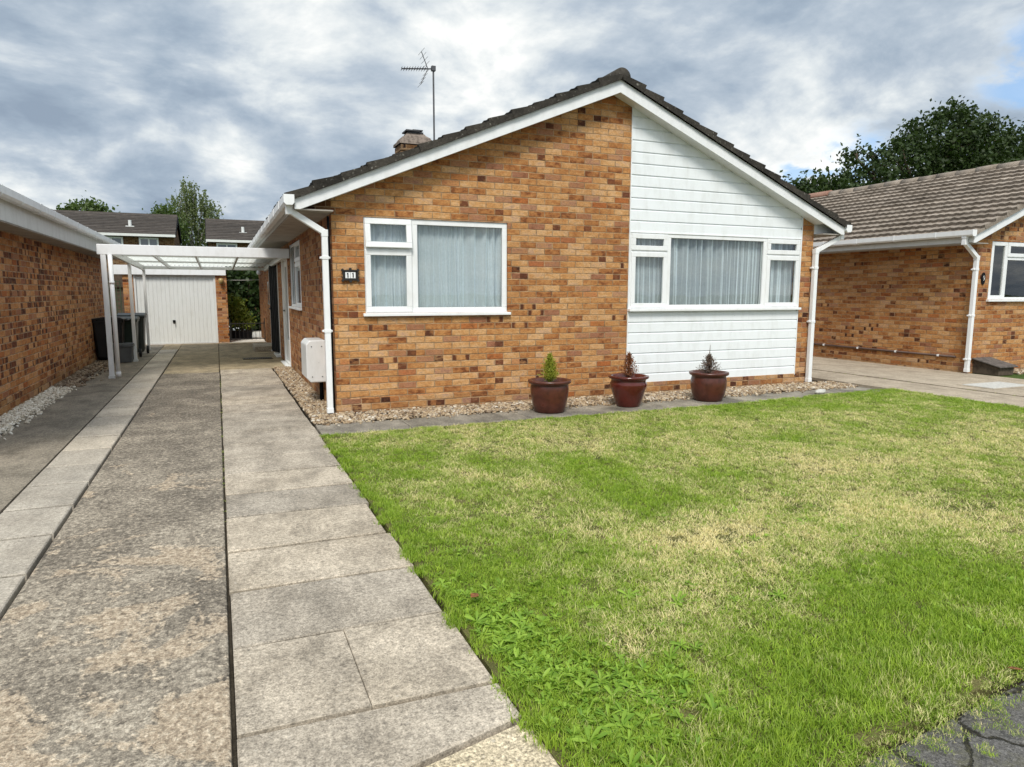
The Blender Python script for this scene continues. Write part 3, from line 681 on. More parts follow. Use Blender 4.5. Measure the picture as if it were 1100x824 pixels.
for cx in (-.029, .029):
    mb = MB(); mb.prism([(PX+cx-.005, PZ-.026), (PX+cx+.006, PZ-.026), (PX+cx+.006, PZ+.027), (PX+cx-.002, PZ+.027), (PX+cx-.012, PZ+.017), (PX+cx-.010, PZ+.012), (PX+cx-.005, PZ+.015)], YF-.027, YF-.0245, 'y'); mb.build('digit', BLACK, pl)
# meter box
mb = MB(); mb.prism([(1.189, .28), (1.0, .28), (.955, .335), (.955, .745), (1.0, .795), (1.189, .795)], 8.6, 9.15, 'y'); me_ = mb.build('meter_box', METERW, bung, bevel=.012)
for px_, pz_ in ((1.02, .35), (1.14, .35), (1.02, .72), (1.14, .72)): MB().tube([(px_, 8.605, pz_), (px_, 8.594, pz_)], .007, 8).build('screw', GALV, me_)
MB().tube([(1.155, 8.85, .28), (1.155, 8.85, .02)], .025, 10).build('pipe', BLACK, bung, True)
MB().tube([(1.155, 7.84, .05), (1.155, 7.84, 2.2)], .014, 8).build('shadow_line', BLACK, bung, True)  # added black rod stands for the shadow line beside the downpipe
# chimney: squat leaning stack with mortar haunching, a lead cap, and the aerial
CXc, CYc = 3.31, 12.1
mb = MB(); rc = random.Random(5)
for i in range(6):
    z = 3.2+i*.115; hw_ = .31-.0*i
    mb.box(CXc-hw_+rc.uniform(-.012, .012), CXc+hw_+rc.uniform(-.012, .012), CYc-.22+rc.uniform(-.01, .01), CYc+.22, z, z+.108)
ch = mb.build('chimney', BRICKF, hb and bpy.data.objects['roof'], bevel=.01)
mb = MB()
rings = [(.33, 3.895), (.31, 3.94), (.24, 4.02), (.16, 4.08), (.15, 4.1)]
for (h0, z0), (h1, z1) in zip(rings[:-1], rings[1:]):
    vs = [(CXc+sx*h0*1.0, CYc+sy*h0*.72, z0) for sx, sy in ((-1, -1), (1, -1), (1, 1), (-1, 1))]+[(CXc-.02+sx*h1, CYc+sy*h1*.72, z1) for sx, sy in ((-1, -1), (1, -1), (1, 1), (-1, 1))]
    mb.add(vs, [(0, 1, 5, 4), (1, 2, 6, 5), (2, 3, 7, 6), (3, 0, 4, 7), (4, 5, 6, 7)])
mb.build('mortar_cap', m_plain('old mortar', (.22, .18, .15), .95, .45, 18, .1, .9, 30), ch)
MB().box(CXc-.15, CXc+.12, CYc-.12, CYc+.12, 4.102, 4.125).box(CXc-.19, CXc+.05, CYc-.15, CYc+.15, 4.127, 4.148).box(CXc-.06, CXc+.12, CYc-.1, CYc+.1, 4.151, 4.168).build('flue_cap', LEADM, ch)
ax_, ay_ = 3.66, 12.1
mb = MB(); mb.tube([(ax_, ay_, 3.5), (ax_, ay_, 5.27)], .016, 8)
A0 = Vector((ax_+.03, ay_, 5.24)); A1 = Vector((3.07, ay_-.12, 5.10))
A1 = Vector((3.07, ay_-.1, 5.14)); mb.tube([A0, A1], .012, 6)
for i in range(10):
    q = A0.lerp(A1, .3+.7*i/9); l = .085-.004*i; mb.tube([q+Vector((0, -l, .02)), q+Vector((0, l, -.02))], .004, 5); mb.tube([q+Vector((0, 0, -.022)), q+Vector((0, 0, .022))], .004, 5)
B0 = A0.lerp(A1, .22)
for sgn, e in ((1, Vector((-.11, 0, .27))), (-1, Vector((-.13, 0, -.27)))):
    mb.tube([B0, B0+e], .007, 6)
    for f in (.25, .5, .75, 1.): mb.tube([B0+e*f+Vector((0, -.2, 0)), B0+e*f+Vector((0, .2, 0))], .003, 5)
mb.box(ax_-.035, ax_+.035, ay_-.035, ay_+.035, 5.2, 5.28)
mb.build('tv_aerial', GALV, ch)

# ---- neighbour on the right
nr = thing('bungalow', 'neighbouring buff brick bungalow with pale brown tiled roof and black oval number plate', 'house', (15.47, 7.8, 0))
NW = (12.30, 13.75, 1.27, 2.27)
hr = house(nr, 11.92, 19.02, 7.8, 15.2, BRICKR, ROOFR, [NW], [], [], rows=15, rough=.006, seed=11, wave=.018, zs=2.2, gut=2.41)
window(nr, hr['mpf'], *NW, [(12.30, 12.74, 1.27, 2.27, 'c'), (12.74, 13.75, 2.0, 2.27, 'c'), (12.74, 13.75, 1.27, 2.0, 'f')], seed=3)
downpipe(nr, [(11.465, 7.72, 2.30), (11.465, 7.72, 2.22), (11.85, 7.75, 1.98), (11.85, 7.75, .03)], clips=(1.78, 1.0, .25))
mb = MB(); el = [(12.13+.052*math.cos(t), 1.63+.105*math.sin(t)) for t in np.linspace(0, 2*PI, 24, endpoint=False)]; mb.prism(el, 7.782, 7.799, 'y'); pl = mb.build('house_number', BLACK, nr, bevel=.004)
mb = MB(); c9 = [(12.13+.018*math.cos(t), 7.778, 1.652+.022*math.sin(t)) for t in np.linspace(0, 2*PI, 14)]
mb.tube(c9, .0035, 6); mb.tube([(12.148, 7.778, 1.652), (12.145, 7.778, 1.62), (12.123, 7.778, 1.595)], .0035, 6); mb.build('digit', METERW, pl)
MB().tube([(11.905, 8.0, .27), (11.905, 15.0, .30)], .018, 8).build('pipe', RUSTP, nr, True)
for i in range(8): MB().box(11.875, 11.919, 8.3+i*.85, 8.33+i*.85, .255+.003*i, .29+.004*i).build('pipe_clip', UPVC, nr)
MB().box(12.0, 14.2, 8.9, 8.92, .1, 2.25).build('room_dark_sheet', DARKROOM, nr)  # added dark sheet paints the unlit room behind the window
# red clay end on the far ridge
mb = MB(); pts = [(15.47+.125*math.cos(t), 4.02+.125*math.sin(t)) for t in np.linspace(-.2, PI+.2, 13)]; mb.prism(pts, 14.2, 15.42, 'y'); mb.build('end_ridge_tiles', TERRA, nr, True)

# ---- neighbour on the left
nl = thing('bungalow', 'left neighbouring bungalow whose shaded brick side wall borders the drive', 'house', (-5.8, 7.9, 0))
NLW = (-5.2, -3.4, 1.14, 2.2)
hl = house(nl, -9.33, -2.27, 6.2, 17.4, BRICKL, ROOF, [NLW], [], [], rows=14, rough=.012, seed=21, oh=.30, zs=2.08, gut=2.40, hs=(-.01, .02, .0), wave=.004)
window(nl, hl['mpf'], *NLW, [(-5.2, -4.3, 1.14, 2.2, 'c'), (-4.3, -3.4, 1.14, 2.2, 'f')], curtain=NETG, seed=5)

fr_ = thing('bungalow', 'brick bungalow across the road mirrored faintly in the front windows', 'house', (3.5, -24, 0))
hf = house(fr_, 0, 7.06, -24, -12, BRICKR, ROOF, [(.6, 2.6, 1.1, 2.2), (4.2, 6.4, 1.1, 2.2)], [], [], rows=12)
for a_ in ((.6, 2.6, 1.1, 2.2), (4.2, 6.4, 1.1, 2.2)): window(fr_, hf['mpf'], *a_, [(a_[0], a_[0]+.7, 1.1, 2.2, 'c'), (a_[0]+.7, a_[1], 1.1, 2.2, 'f')], seed=8)
fr_.rotation_euler = (0, 0, PI)
# ------------------------------------------------------------------ carport
cp = thing('carport', 'white framed lean-to carport with translucent sheet roof joining two bungalows', 'carport', (-.2, 12.6, 0))
def zroof(y, x=0): return 2.10-(y-12.6)*(.10/5.8)
MB().box(-1.70, 1.18, 12.56, 12.64, 1.955, 2.115).build('front_beam', UPVC, cp, bevel=.006)
mb = MB(); mb.box(-1.62, 1.18, 18.36, 18.42, 1.905, 1.975); mb.build('back_beam', WHITE2, cp, bevel=.004)
def sloped(mb, xa, xb, dz0, dz1, ya=12.65, yb=18.35):
    vs = [(x, y, zroof(y)+dz) for y in (ya, yb) for dz in (dz0, dz1) for x in (xa, xb)]
    mb.add(vs, [(0, 1, 3, 2), (4, 6, 7, 5), (0, 4, 5, 1), (2, 3, 7, 6), (0, 2, 6, 4), (1, 5, 7, 3)])
for xa in (-1.60, 1.10): 
    mb = MB(); sloped(mb, xa, xa+.05, -.12, -.012); mb.build('side_beam', WHITE2, cp)
for xa in (-1.02, -.34, .36):
    mb = MB(); sloped(mb, xa, xa+.035, -.085, -.02); mb.build('rafter', WHITE2, cp)
for yy in (14.4, 16.3):
    MB().box(-1.545, 1.095, yy, yy+.03, zroof(yy)-.055+.0, zroof(yy)-.022).build('purlin', WHITE2, cp)
mb = MB(); n = 120
for q in range(n+1):
    x = -1.66+(2.84)*q/n; dz = .008*math.cos(q*PI*2/4.)
    for yy in (12.66, 14.5, 16.5, 18.5): mb.v.append((x, yy, zroof(yy)+dz))
mb.f += [(q*4+j, (q+1)*4+j, (q+1)*4+j+1, q*4+j+1) for q in range(n) for j in range(3)]
mb.build('roof_sheet', SHEET, cp, True)
for px_, py_, ww, zt in ((-1.62, 12.60, .036, 1.955), (-1.56, 15.5, .03, 1.93), (-1.56, 18.39, .03, 1.905)):
    po = MB().box(px_-ww, px_+ww, py_-ww, py_+ww, .0, zt).build('post', UPVC, cp, bevel=.004)
    MB().box(px_-ww-.012, px_+ww+.012, py_-ww-.012, py_+ww+.012, -.004, .035).build('base_plate', WHITE2, po)
mb = MB(); mb.tube([(-1.525, 12.57, 1.954), (-1.525, 12.57, .02)], .033, 12); mb.tube([(-1.525, 12.57, .02), (-1.525, 12.57, .1)], .04, 12); mb.tube([(-1.525, 12.57, 1.5), (-1.525, 12.57, 1.54)], .04, 12)
mb.build('downpipe', UPVC, cp, True)

# ------------------------------------------------------------------ garage
ga = thing('garage', 'flat roofed brick garage with white ribbed door and white fascia', 'garage', (-.95, 20.3, 0))
GY = 20.3; mb = MB(); mpg = lambda u, dd, z: (u, GY+dd, z)
wall_rects(mb, mpg, -2.22, .25, -.02, 2.0, [(-1.98, -.03, -.01, 1.83)], .1)
mb.box(-2.22, .25, GY+.101, GY+5.5, 0, .004); mb.add([(-2.22, GY, 0), (-2.22, GY+5.5, 0), (-2.22, GY+5.5, 2), (-2.22, GY, 2), (.25, GY, 0), (.25, GY+5.5, 0), (.25, GY+5.5, 2), (.25, GY, 2)], [(0, 1, 2, 3), (4, 7, 6, 5), (1, 5, 6, 2)])
mb.build('wall', BRICKS, ga)  # darker brick tint holds the shade under the carport
MB().box(-2.3, .30, GY+.0, GY+5.6, 2.002, 2.05).build('roof', LEADM, ga)
MB().box(-2.40, .24, GY-.06, GY-.03, 1.815, 2.055).build('fascia', UPVC, ga, bevel=.004)
fr = MB(); ring(fr, mpg, -1.98, -.03, -.01, 1.83, .05, .02, .08, .02); fr.build('door_frame', WHITE2, ga)
mb = MB(); n = 19; x0 = -1.93; pw = 1.85/n
for i in range(n): mb.prism([(x0+i*pw, GY+.064), (x0+i*pw+.010, GY+.055), (x0+(i+1)*pw-.010, GY+.055), (x0+(i+1)*pw, GY+.064)], .015, 1.78, 'z')
gd = mb.build('garage_door', WHITE2, ga)
MB().box(-1.12, -1.055, GY+.03, GY+.053, .56, .63).tube([(-1.088, GY+.03, .60), (-1.088, GY-.01, .60)], .012, 8).tube([(-1.088, GY-.01, .61), (-1.088, GY-.01, .53)], .012, 8).build('handle', BLACK, gd)
lm = MB(); lm.box(.07, .16, GY-.11, GY-.001, 1.72, 1.74); lm.lathe([(.0, 0), (.045, .005), (.06, .08), (.06, .14), (0, .15)], (.11, GY-.1, 1.58), 12); lm.build('lantern', m_plain('amber lantern glass', (.35, .25, .1), .3), ga, True)

# ------------------------------------------------------------------ bins, crate, trellis
def bin_thing(name, loc, rz, mat, label, s=1.):
    t = thing(name, label, 'bin', (0, 0, 0), None); ORG[t.name] = (0, 0, 0)
    mb = MB()
    prof = [(.19, .215, .06), (.215, .24, .12), (.255, .285, .9), (.275, .305, .905), (.275, .305, .95)]
    vs = []; 
    for hx, hy, z in prof:
        c_ = .045
        for px_, py_ in ((-hx+c_, -hy), (hx-c_, -hy), (hx, -hy+c_), (hx, hy-c_), (hx-c_, hy), (-hx+c_, hy), (-hx, hy-c_), (-hx, -hy+c_)): vs.append((px_, py_, z))
    fs = [(i*8+j, i*8+(j+1) % 8, (i+1)*8+(j+1) % 8, (i+1)*8+j) for i in range(len(prof)-1) for j in range(8)]+[tuple(range(8))[::-1]]
    mb.add(vs, fs); mb.box(-.12, .12, -.262, -.235, .25, .62); mb.build('body', mat, t, bevel=.008)
    lid = MB()
    pts = [(-.325, .955), (-.29, .99), (0, 1.035), (.25, 1.02), (.32, .985), (.32, .955)]
    lid.prism(pts, -.285, .285, 'x'); lo = lid.build('lid', mat, t, bevel=.012)
    MB().box(-.2, .2, -.345, -.322, .955, .975).build('lid_handle', mat, lo)
    MB().tube([(-.25, .33, .93), (-.25, .37, .95), (.25, .37, .95), (.25, .33, .93)], .016, 8).build('handle', mat, t, True)
    for sx in (-1, 1):
        wh = MB().tube([(sx*.235, .22, .1), (sx*.285, .22, .1)], .1, 18).build('wheel', BINB, t); MB().tube([(sx*.287, .22, .1), (sx*.293, .22, .1)], .045, 12).build('hub', GALV, wh)
    t.location = loc; t.rotation_euler = (0, 0, rz); t.scale = (s, s, s*.93)
    return t
bin_thing('wheelie_bin', (-2.02, 15.75, 0), R(-90), BINB, 'black wheelie bin standing against the left brick side wall behind the carport post', .92)
bin_thing('wheelie_bin', (-1.80, 16.35, 0), R(0), BING, 'dark green wheelie bin with the grey recycling crate before it', .9)
bin_thing('wheelie_bin', (-1.75, 17.25, 0), R(0), m_plain('grey green bin plastic', (.03, .038, .036), .45, .2), 'grey green wheelie bin hindmost, nearest the garage door', .95)
rb = thing('recycling_crate', 'grey plastic recycling crate on the ground before the green bin', 'crate', (-1.76, 15.45, 0))
mb = MB(); 
for (hx0, hy0, z0), (hx1, hy1, z1) in (((.15, .19, .0), (.18, .22, .3)), ((.195, .235, .3), (.2, .24, .34))):
    vs = [(-1.76+sx*h[0], 15.45+sy*h[1], z) for h, z in (((hx0, hy0), z0), ((hx1, hy1), z1)) for sx, sy in ((-1, -1), (1, -1), (1, 1), (-1, 1))]
    mb.add(vs, [(0, 1, 5, 4), (1, 2, 6, 5), (2, 3, 7, 6), (3, 0, 4, 7), (3, 2, 1, 0), (4, 5, 6, 7)])
mb.build('body', BOXG, rb, bevel=.01)
MB().box(-1.955, -1.565, 15.22, 15.68, .342, .365).build('lid', BOXG, rb, bevel=.008)
tr = thing('trellis', 'tall green square trellis panel left of the garage brickwork', 'trellis', (-2.5, 19.8, 0))
mb = MB()
for i in range(7): mb.box(-2.75+i*.085, -2.732+i*.085, 19.8, 19.815, .2, 1.66)
for i in range(15): mb.box(-2.76, -2.215, 19.816, 19.828, .22+i*.1, .238+i*.1)
mb.build('lattice', m_plain('green painted lath', (.05, .07, .035), .8, .2), tr); MB().box(-2.80, -2.76, 19.79, 19.83, 0, 1.7).build('post', WOOD, tr)

fn = thing('timber_fence', 'dark timber fence panel behind the trellis and bins', 'fence', (-4.2, 23, 0))
mb = MB()
for i in range(30): mb.box(-6.2+i*.13, -6.075+i*.13, 23.0+.012*(i % 2), 23.02+.012*(i % 2), 0, 1.95)
mb.build('boards', WOOD, fn); MB().box(-6.25, -2.3, 22.93, 22.99, .3, .38).box(-6.25, -2.3, 22.93, 22.99, 1.5, 1.58).build('rail', WOOD, fn)
# ------------------------------------------------------------------ gate, step, drain, planter, cover
gt = thing('garden_gate', 'low dark iron garden gate between garage and bungalow', 'gate', (.7, 20.35, 0))
mb = MB()
for z in (.08, .50): mb.box(.29, 1.16, 20.33, 20.35, z, z+.022)
for i in range(9): mb.tube([(.31+i*.104, 20.34, .06), (.31+i*.104, 20.34, .56)], .007, 6)
mb.build('bars', DARKIRON, gt); MB().box(.268, .288, 20.32, 20.36, 0, .66).box(1.162, 1.182, 20.32, 20.36, 0, .66).build('gate_post', DARKIRON, gt)
st = thing('door_step', 'concrete block step below the far white side door', 'step', (.97, 17.6, 0))
MB().box(.74, 1.175, 16.95, 18.2, .004, .12).build('tread', SLAB, st, bevel=.012)
dr = thing('drain_grate', 'dark slotted drain grate set in the buff yard concrete', 'drain', (.7, 15.1, 0))
mb = MB()
for i in range(12): mb.box(.44+i*.046, .47+i*.046, 15.0, 15.28, .004, .012)
mb.box(.42, 1.0, 14.98, 15.0, .004, .014).box(.42, 1.0, 15.28, 15.3, .004, .014); mb.build('grating', DARKIRON, dr)
cv = thing('hatch_cover', 'dark sloping wooden hatch cover beside the neighbouring bungalow wall', 'hatch', (12.3, 7.5, 0))
mb = MB(); mb.prism([(7.35, .0), (7.78, .0), (7.78, .23), (7.35, .13)], 12.06, 12.46, 'x'); mb.build('box_sides', WOOD, cv)
mb = MB(); mb.prism([(7.30, .13), (7.79, .243), (7.79, .27), (7.30, .155)], 12.02, 12.50, 'x'); mb.build('lid', m_plain('grey weathered lid', (.12, .105, .095), .85, .4, 14, .2, .6, 40), cv, bevel=.008)
mh = thing('manhole_cover', 'pale flat manhole cover set in the neighbouring drive', 'manhole cover', (10.6, 6.5, .006))
MB().box(10.25, 11.1, 6.3, 6.75, .006, .022).build('plate', STONE, mh, bevel=.004); MB().box(10.2, 11.15, 6.25, 6.8, .0065, .012).build('surround', NDRIVE, mh)
# planter behind gate
pb = thing('planter_box', 'black trough planter behind the garden gate', 'planter', (.55, 21.6, 0))
MB().prism([(.28, .0), (.86, .0), (.9, .24), (.24, .24)], 21.4, 21.8, 'y').build('trough', BLACK, pb, bevel=.01); MB().box(.27, .87, 21.43, 21.77, .241, .25).build('compost', SOIL, pb)

# ------------------------------------------------------------------ planting
def leaf_quads(pts, size, seed, flat=0., elong=1.5, droop=0.):
    r = np.random.default_rng(seed); n = len(pts)
    a = r.normal(size=(n, 3)); a[:, 2] -= droop*2; a /= np.linalg.norm(a, axis=1)[:, None]
    b = r.normal(size=(n, 3)); b -= (b*a).sum(1)[:, None]*a; b /= np.linalg.norm(b, axis=1)[:, None]
    sz = size*r.uniform(.55, 1.3, n)[:, None]
    L = a*sz*elong*.5; Wd = b*sz*.5
    v = np.stack([pts-L, pts+Wd-L*.15, pts+L, pts-Wd-L*.15], 1).reshape(-1, 3)
    return v
def leaves_obj(name, v, mat, parent):
    o = worg(parent); n = len(v)//4; me = bpy.data.meshes.new(name)
    me.vertices.add(len(v)); me.vertices.foreach_set('co', (v-np.array(o)).astype(np.float32).ravel())
    me.loops.add(len(v)); me.loops.foreach_set('vertex_index', np.arange(len(v), dtype=np.int32))
    me.polygons.add(n); me.polygons.foreach_set('loop_start', np.arange(0, len(v), 4, dtype=np.int32)); me.polygons.foreach_set('loop_total', np.full(n, 4, dtype=np.int32))
    me.materials.append(mat); me.update(); me.validate()
    ob = bpy.data.objects.new(name, me); C.objects.link(ob); ob.parent = parent; return ob
def clumps(lobes, ncl, per, spread, seed, shell=.55):
    r = np.random.default_rng(seed); out = []
    vol = np.array([l[3]*l[4]*l[5] for l in lobes])**.8; cnt = np.maximum(3, (ncl*vol/vol.sum()).astype(int))
    for l, k in zip(lobes, cnt):
        d_ = r.normal(size=(k, 3)); d_ /= np.linalg.norm(d_, axis=1)[:, None]
        rad = shell+(1.04-shell)*r.random(k)**.6
        c = np.array(l[:3])+d_*rad[:, None]*np.array(l[3:6])
        q = np.repeat(c, per, 0)+r.normal(size=(k*per, 3))*spread*r.uniform(.5, 1.3, (k*per, 1)); out.append(q)
    return np.concatenate(out)
def tree(name, label, cat, base, lobes, leafm, bark, ncl, per, spread, size, seed, trunk_r=.25, fork=.45, group=None, droop=0., shell=.55, strands=None):
    t = thing(name, label, cat, base, group)
    r = random.Random(seed); mb = MB(); bx_, by_, bz_ = base
    tz = min(l[2] for l in lobes)
    hub = Vector((bx_, by_, bz_+(tz-bz_)*fork+.2)); mb.tube([base, (bx_+r.uniform(-.1, .1), by_, (bz_+hub.z)/2), hub], [trunk_r*1.25, trunk_r, trunk_r*.85], 10)
    for l in lobes:
        e = Vector(l[:3]); mid = hub.lerp(e, .5)+Vector((r.uniform(-.3, .3), r.uniform(-.3, .3), .25))*min(1, trunk_r*3)
        mb.tube([hub, mid, e, e+Vector((r.uniform(-.3, .3)*l[3], 0, l[5]*.6))], [trunk_r*.6, trunk_r*.38, trunk_r*.2, trunk_r*.05], 7)
        for q in range(4):
            d_ = Vector((r.uniform(-1, 1)*l[3], r.uniform(-1, 1)*l[4], r.uniform(-.3, 1)*l[5]))*.8; mb.tube([e-(e-mid)*.3, e+d_*.5, e+d_], [trunk_r*.16, trunk_r*.09, trunk_r*.03], 5)
    mb.build('trunk', bark, t, True)
    pts = clumps(lobes, ncl, per, spread, seed, shell)
    if strands:
        rr = np.random.default_rng(seed+5); ns, ln, k = strands; src = pts[rr.integers(0, len(pts), ns)]
        f = np.linspace(0, 1, k); st_ = src[:, None, :]+np.stack([rr.normal(size=(ns, 1))*.12*f, rr.normal(size=(ns, 1))*.12*f, -ln*rr.uniform(.4, 1.2, (ns, 1))*f], -1)
        pts = np.concatenate([pts, st_.reshape(-1, 3)+rr.normal(size=(ns*k, 3))*.05])
    leaves_obj('crown', leaf_quads(pts, size, seed, droop=droop), leafm, t); return t
oak_l = [(32.2, 28, 8.6, .6, .8, .5), (33.2, 28, 8.9, .5, .7, .35), (31.4, 28, 7.6, .6, .8, .45), (39.2, 28, 9.9, 2.6, 2.6, 2.0), (43.2, 28.5, 9.6, 2.6, 2.8, 1.8), (36.0, 28, 8.6, 1.6, 2., 1.2), (33.6, 28, 7.6, 1.1, 1.4, .8), (46.5, 29, 8.9, 2.5, 2.5, 1.6), (41, 27, 7.6, 3.4, 2.5, 1.6), (37.2, 27.5, 7.0, 2.2, 2.2, 1.2), (35, 28, 6.2, 1.8, 1.8, 1.), (45, 28, 6.6, 3, 2.5, 1.6), (49, 29, 7.5, 2.4, 2.4, 1.8)]
tree('oak_tree', 'large dark green oak crown rising above the pale roof on the right', 'tree', (40.5, 28.3, -.05), oak_l, OAKL, BARK, 1250, 34, .25, .16, 11, .38, .5)
ro = random.Random(3); oak_l = [(32.0, 28, 8.5, .5, .6, .4), (33.3, 28, 9.0, .5, .6, .35), (31.3, 28, 7.7, .5, .6, .4)]
for env, k in (((39.0, 28, 8.9, 3.2, 2.4, 3.0), 22), ((43.8, 28.5, 8.3, 3.4, 2.4, 3.1), 24), ((35.2, 28, 7.5, 2.2, 1.8, 1.8), 12), ((48, 29, 7.4, 2.6, 2.2, 2.6), 12), ((33.0, 28, 7.1, 1.1, 1.2, 1.2), 6)):
    for i in range(k):
        t1, t2, rr_ = ro.uniform(0, 6.28), ro.uniform(-.6, 1.57), ro.uniform(.45, 1.)
        q_ = ro.uniform(.65, 1.15); oak_l.append((env[0]+env[3]*rr_*math.cos(t1)*math.cos(t2), env[1]+env[4]*rr_*math.sin(t1)*math.cos(t2), env[2]+env[5]*rr_*math.sin(t2), q_*1.15, q_*1.1, q_*.75))
oak2 = [(29.6, 28, 6.5, 1.2, 1.5, .85), (28.2, 28.4, 6.2, .9, 1.4, .9), (30.9, 28, 6.4, .8, 1, .7), (31.6, 28, 5.6, 1.3, 1.3, 1.2), (27, 28.2, 5.2, 1.2, 1.2, 1.1)]
tree('oak_tree', 'smaller dark tree between the two bungalow roofs, left of the big oak', 'tree', (29.3, 28.2, -.05), oak2, OAKL, BARK, 420, 30, .28, .15, 12, .2, .5)
bir = [(-2.0, 60, 9.0, .7, 1., 1.0), (-1.3, 60, 8.7, .7, 1., 1.0), (-.6, 60, 8.3, .8, 1., .9), (-.1, 60, 7.7, .6, .8, .8), (-2.4, 60, 7.9, .8, 1., .9), (-1.6, 60, 6.9, 1.1, 1.2, 1.0), (-.5, 60, 6.8, .7, 1., 1.0), (-1.5, 60, 5.4, 1.0, 1.3, 1.2)]
tree('birch_tree', 'tall feathery birch showing between the two terraces behind the garage', 'tree', (-1.6, 60, -.05), bir, BIRL, BIRCHB, 110, 10, .26, .12, 13, .12, .6, None, .5, .3, (620, 1.5, 11))
tree('broadleaf_tree', 'low lime green tree just left of the birch above a terrace roof', 'tree', (-3.5, 58, -.05), [(-3.3, 58, 6.9, .6, 1, .7), (-3.9, 58, 6.4, .6, 1, .6), (-2.9, 58, 6.0, 1.0, 1, 1.0)], BUSL, BARK, 140, 18, .25, .17, 14, .14, .5)
tree('broadleaf_tree', 'rounded light green treetop peeping over the left terrace roof', 'tree', (-8.6, 60, -.05), [(-8.6, 60, 7.1, 1.1, 1, .85), (-9.6, 60, 6.6, 1.0, 1, .8), (-7.5, 60, 6.7, 1., 1, .8), (-8.6, 60, 6.0, 1.6, 1, .9)], BUSL, BARK, 240, 18, .26, .18, 15, .16, .5)
hd = thing('hedge', 'tall dark evergreen hedge beyond the garden gate', 'hedge', (1.6, 26, 0))
hl_ = [(.2+i*.8, 26+.3*math.sin(i*2), .5+j*.75, .75, .8, .6) for i in range(5) for j in range(3)]
leaves_obj('foliage', leaf_quads(clumps(hl_, 900, 14, .14, 31, .3), .11, 31), HEDL, hd)
mb = MB()
for i in range(5): mb.tube([(.2+i*.8, 26, -.05), (.25+i*.8, 26, 1.6), (.2+i*.8, 26.1, 2.3)], [.06, .05, .01], 7)
mb.build('stem', BARK, hd)
sh = thing('shrub', 'yellow green leafy shrub growing in the black trough planter', 'shrub', (.55, 21.6, .25))
leaves_obj('foliage', leaf_quads(clumps([(.55, 21.6, .75, .3, .22, .4), (.42, 21.6, 1.0, .2, .2, .3), (.7, 21.6, .5, .25, .2, .25)], 90, 14, .06, 33, .3), .06, 33), SHRL, sh)
mb = MB()
for dx_ in (-.12, 0, .14): mb.tube([(.55+dx_*.4, 21.6, .24), (.55+dx_, 21.6, 1.0)], [.012, .005], 6)
mb.build('stem', BARK, sh)
wl = thing('washing_line', 'thin pale washing line strung across the dark hedge', 'washing line', (.2, 22.2, 0))
mb = MB(); mb.tube([(.2+i*.16, 22.2, 1.72+.08*i/10-.03*math.sin(PI*i/10)) for i in range(11)], .008, 5); mb.build('line', STONE, wl)
MB().tube([(.2, 22.2, 0), (.2, 22.2, 1.74)], .018, 8).tube([(1.8, 22.2, 0), (1.8, 22.2, 1.82)], .018, 8).build('post', GALV, wl)

# pots
def pot(loc, prof, mat, label, PS=.93):
    t = thing('plant_pot', label, 'plant pot', loc, 'oxblood pots along the house front')
    prof = [(r_*PS, z_) for r_, z_ in prof]
    MB().lathe(prof, loc, 40).build('bowl', mat, t, True)
    r_, z_ = prof[-1]; MB().lathe([(r_*1.0, z_-.012), (r_*.6, z_+.004), (.001, z_+.012)], loc, 24).build('soil', SOIL, t, True); return t
def fx(prof, inner): # thick rim then inner wall
    r_, z_ = prof[-1]; return prof+[(r_-.02, z_+.004), (r_-.045, z_-.008), (r_-.055, z_-.05), (r_-.065, z_-.055)]
pA = fx([(.175, 0), (.19, .012), (.215, .10), (.235, .20), (.24, .27), (.235, .315), (.232, .325), (.262, .338), (.272, .355), (.268, .372)], 0)
pB = fx([(.148, 0), (.156, .01), (.185, .09), (.222, .20), (.243, .265), (.240, .285), (.226, .305), (.226, .33), (.258, .343), (.268, .358), (.264, .373)], 0)
pC = fx([(.19, 0), (.205, .012), (.245, .10), (.262, .20), (.262, .27), (.25, .305), (.248, .32), (.282, .335), (.292, .352), (.287, .368)], 0)
P1, P2, P3 = (3.495, 7.08, .004), (4.567, 7.08, .004), (5.765, 7.06, .004)
pot(P1, pA, POTM, 'dull oxblood pot holding the bright green conifer')
pot(P2, pB, POTG, 'glossy oxblood pot with tapered base holding the rust brown conifer')
pot(P3, pC, POTM, 'broad dull oxblood pot before the white cladding holding the dry spiky conifer', .86)
def conifer(loc, h, rad, mat, label, n, up, seed):
    t = thing('conifer', label, 'conifer', loc, 'dwarf conifers in the pots'); r = random.Random(seed)
    MB().tube([loc, (loc[0]+.005, loc[1], loc[2]+h*.9)], [.011, .003], 6).build('stem', BARK, t)
    mb = MB()
    for i in range(n):
        f = r.random()**1.1; a = r.uniform(0, 6.28); rr = rad*(1-f)**.8*r.uniform(.5, 1.15)
        b0 = Vector((loc[0], loc[1], loc[2]+h*f*.75)); L = r.uniform(.05, .12)*(1.1-.5*f)
        d_ = Vector((math.cos(a)*rr, math.sin(a)*rr, rr*up*(.3+.7*f)+.02+h*.14*r.random()))
        tip = b0+d_
        for q in range(9):          # scale-leaf sprays along the twig
            p_ = b0.lerp(tip, .1+.9*q/8); e = Vector((r.gauss(0, 1), r.gauss(0, 1), r.gauss(.7, .7))).normalized()*r.uniform(.012, .028)
            s1 = e.cross(Vector((r.gauss(0, 1), r.gauss(0, 1), r.gauss(0, 1)))).normalized()*.0045
            mb.add([p_, p_+e*.55+s1, p_+e, p_+e*.55-s1], [(0, 1, 2, 3)])
    mb.build('foliage', mat, t); return t
conifer((P1[0], P1[1], .34), .37, .125, CON1, 'bright yellow green dwarf conifer in the leftmost pot', 520, .9, 1)
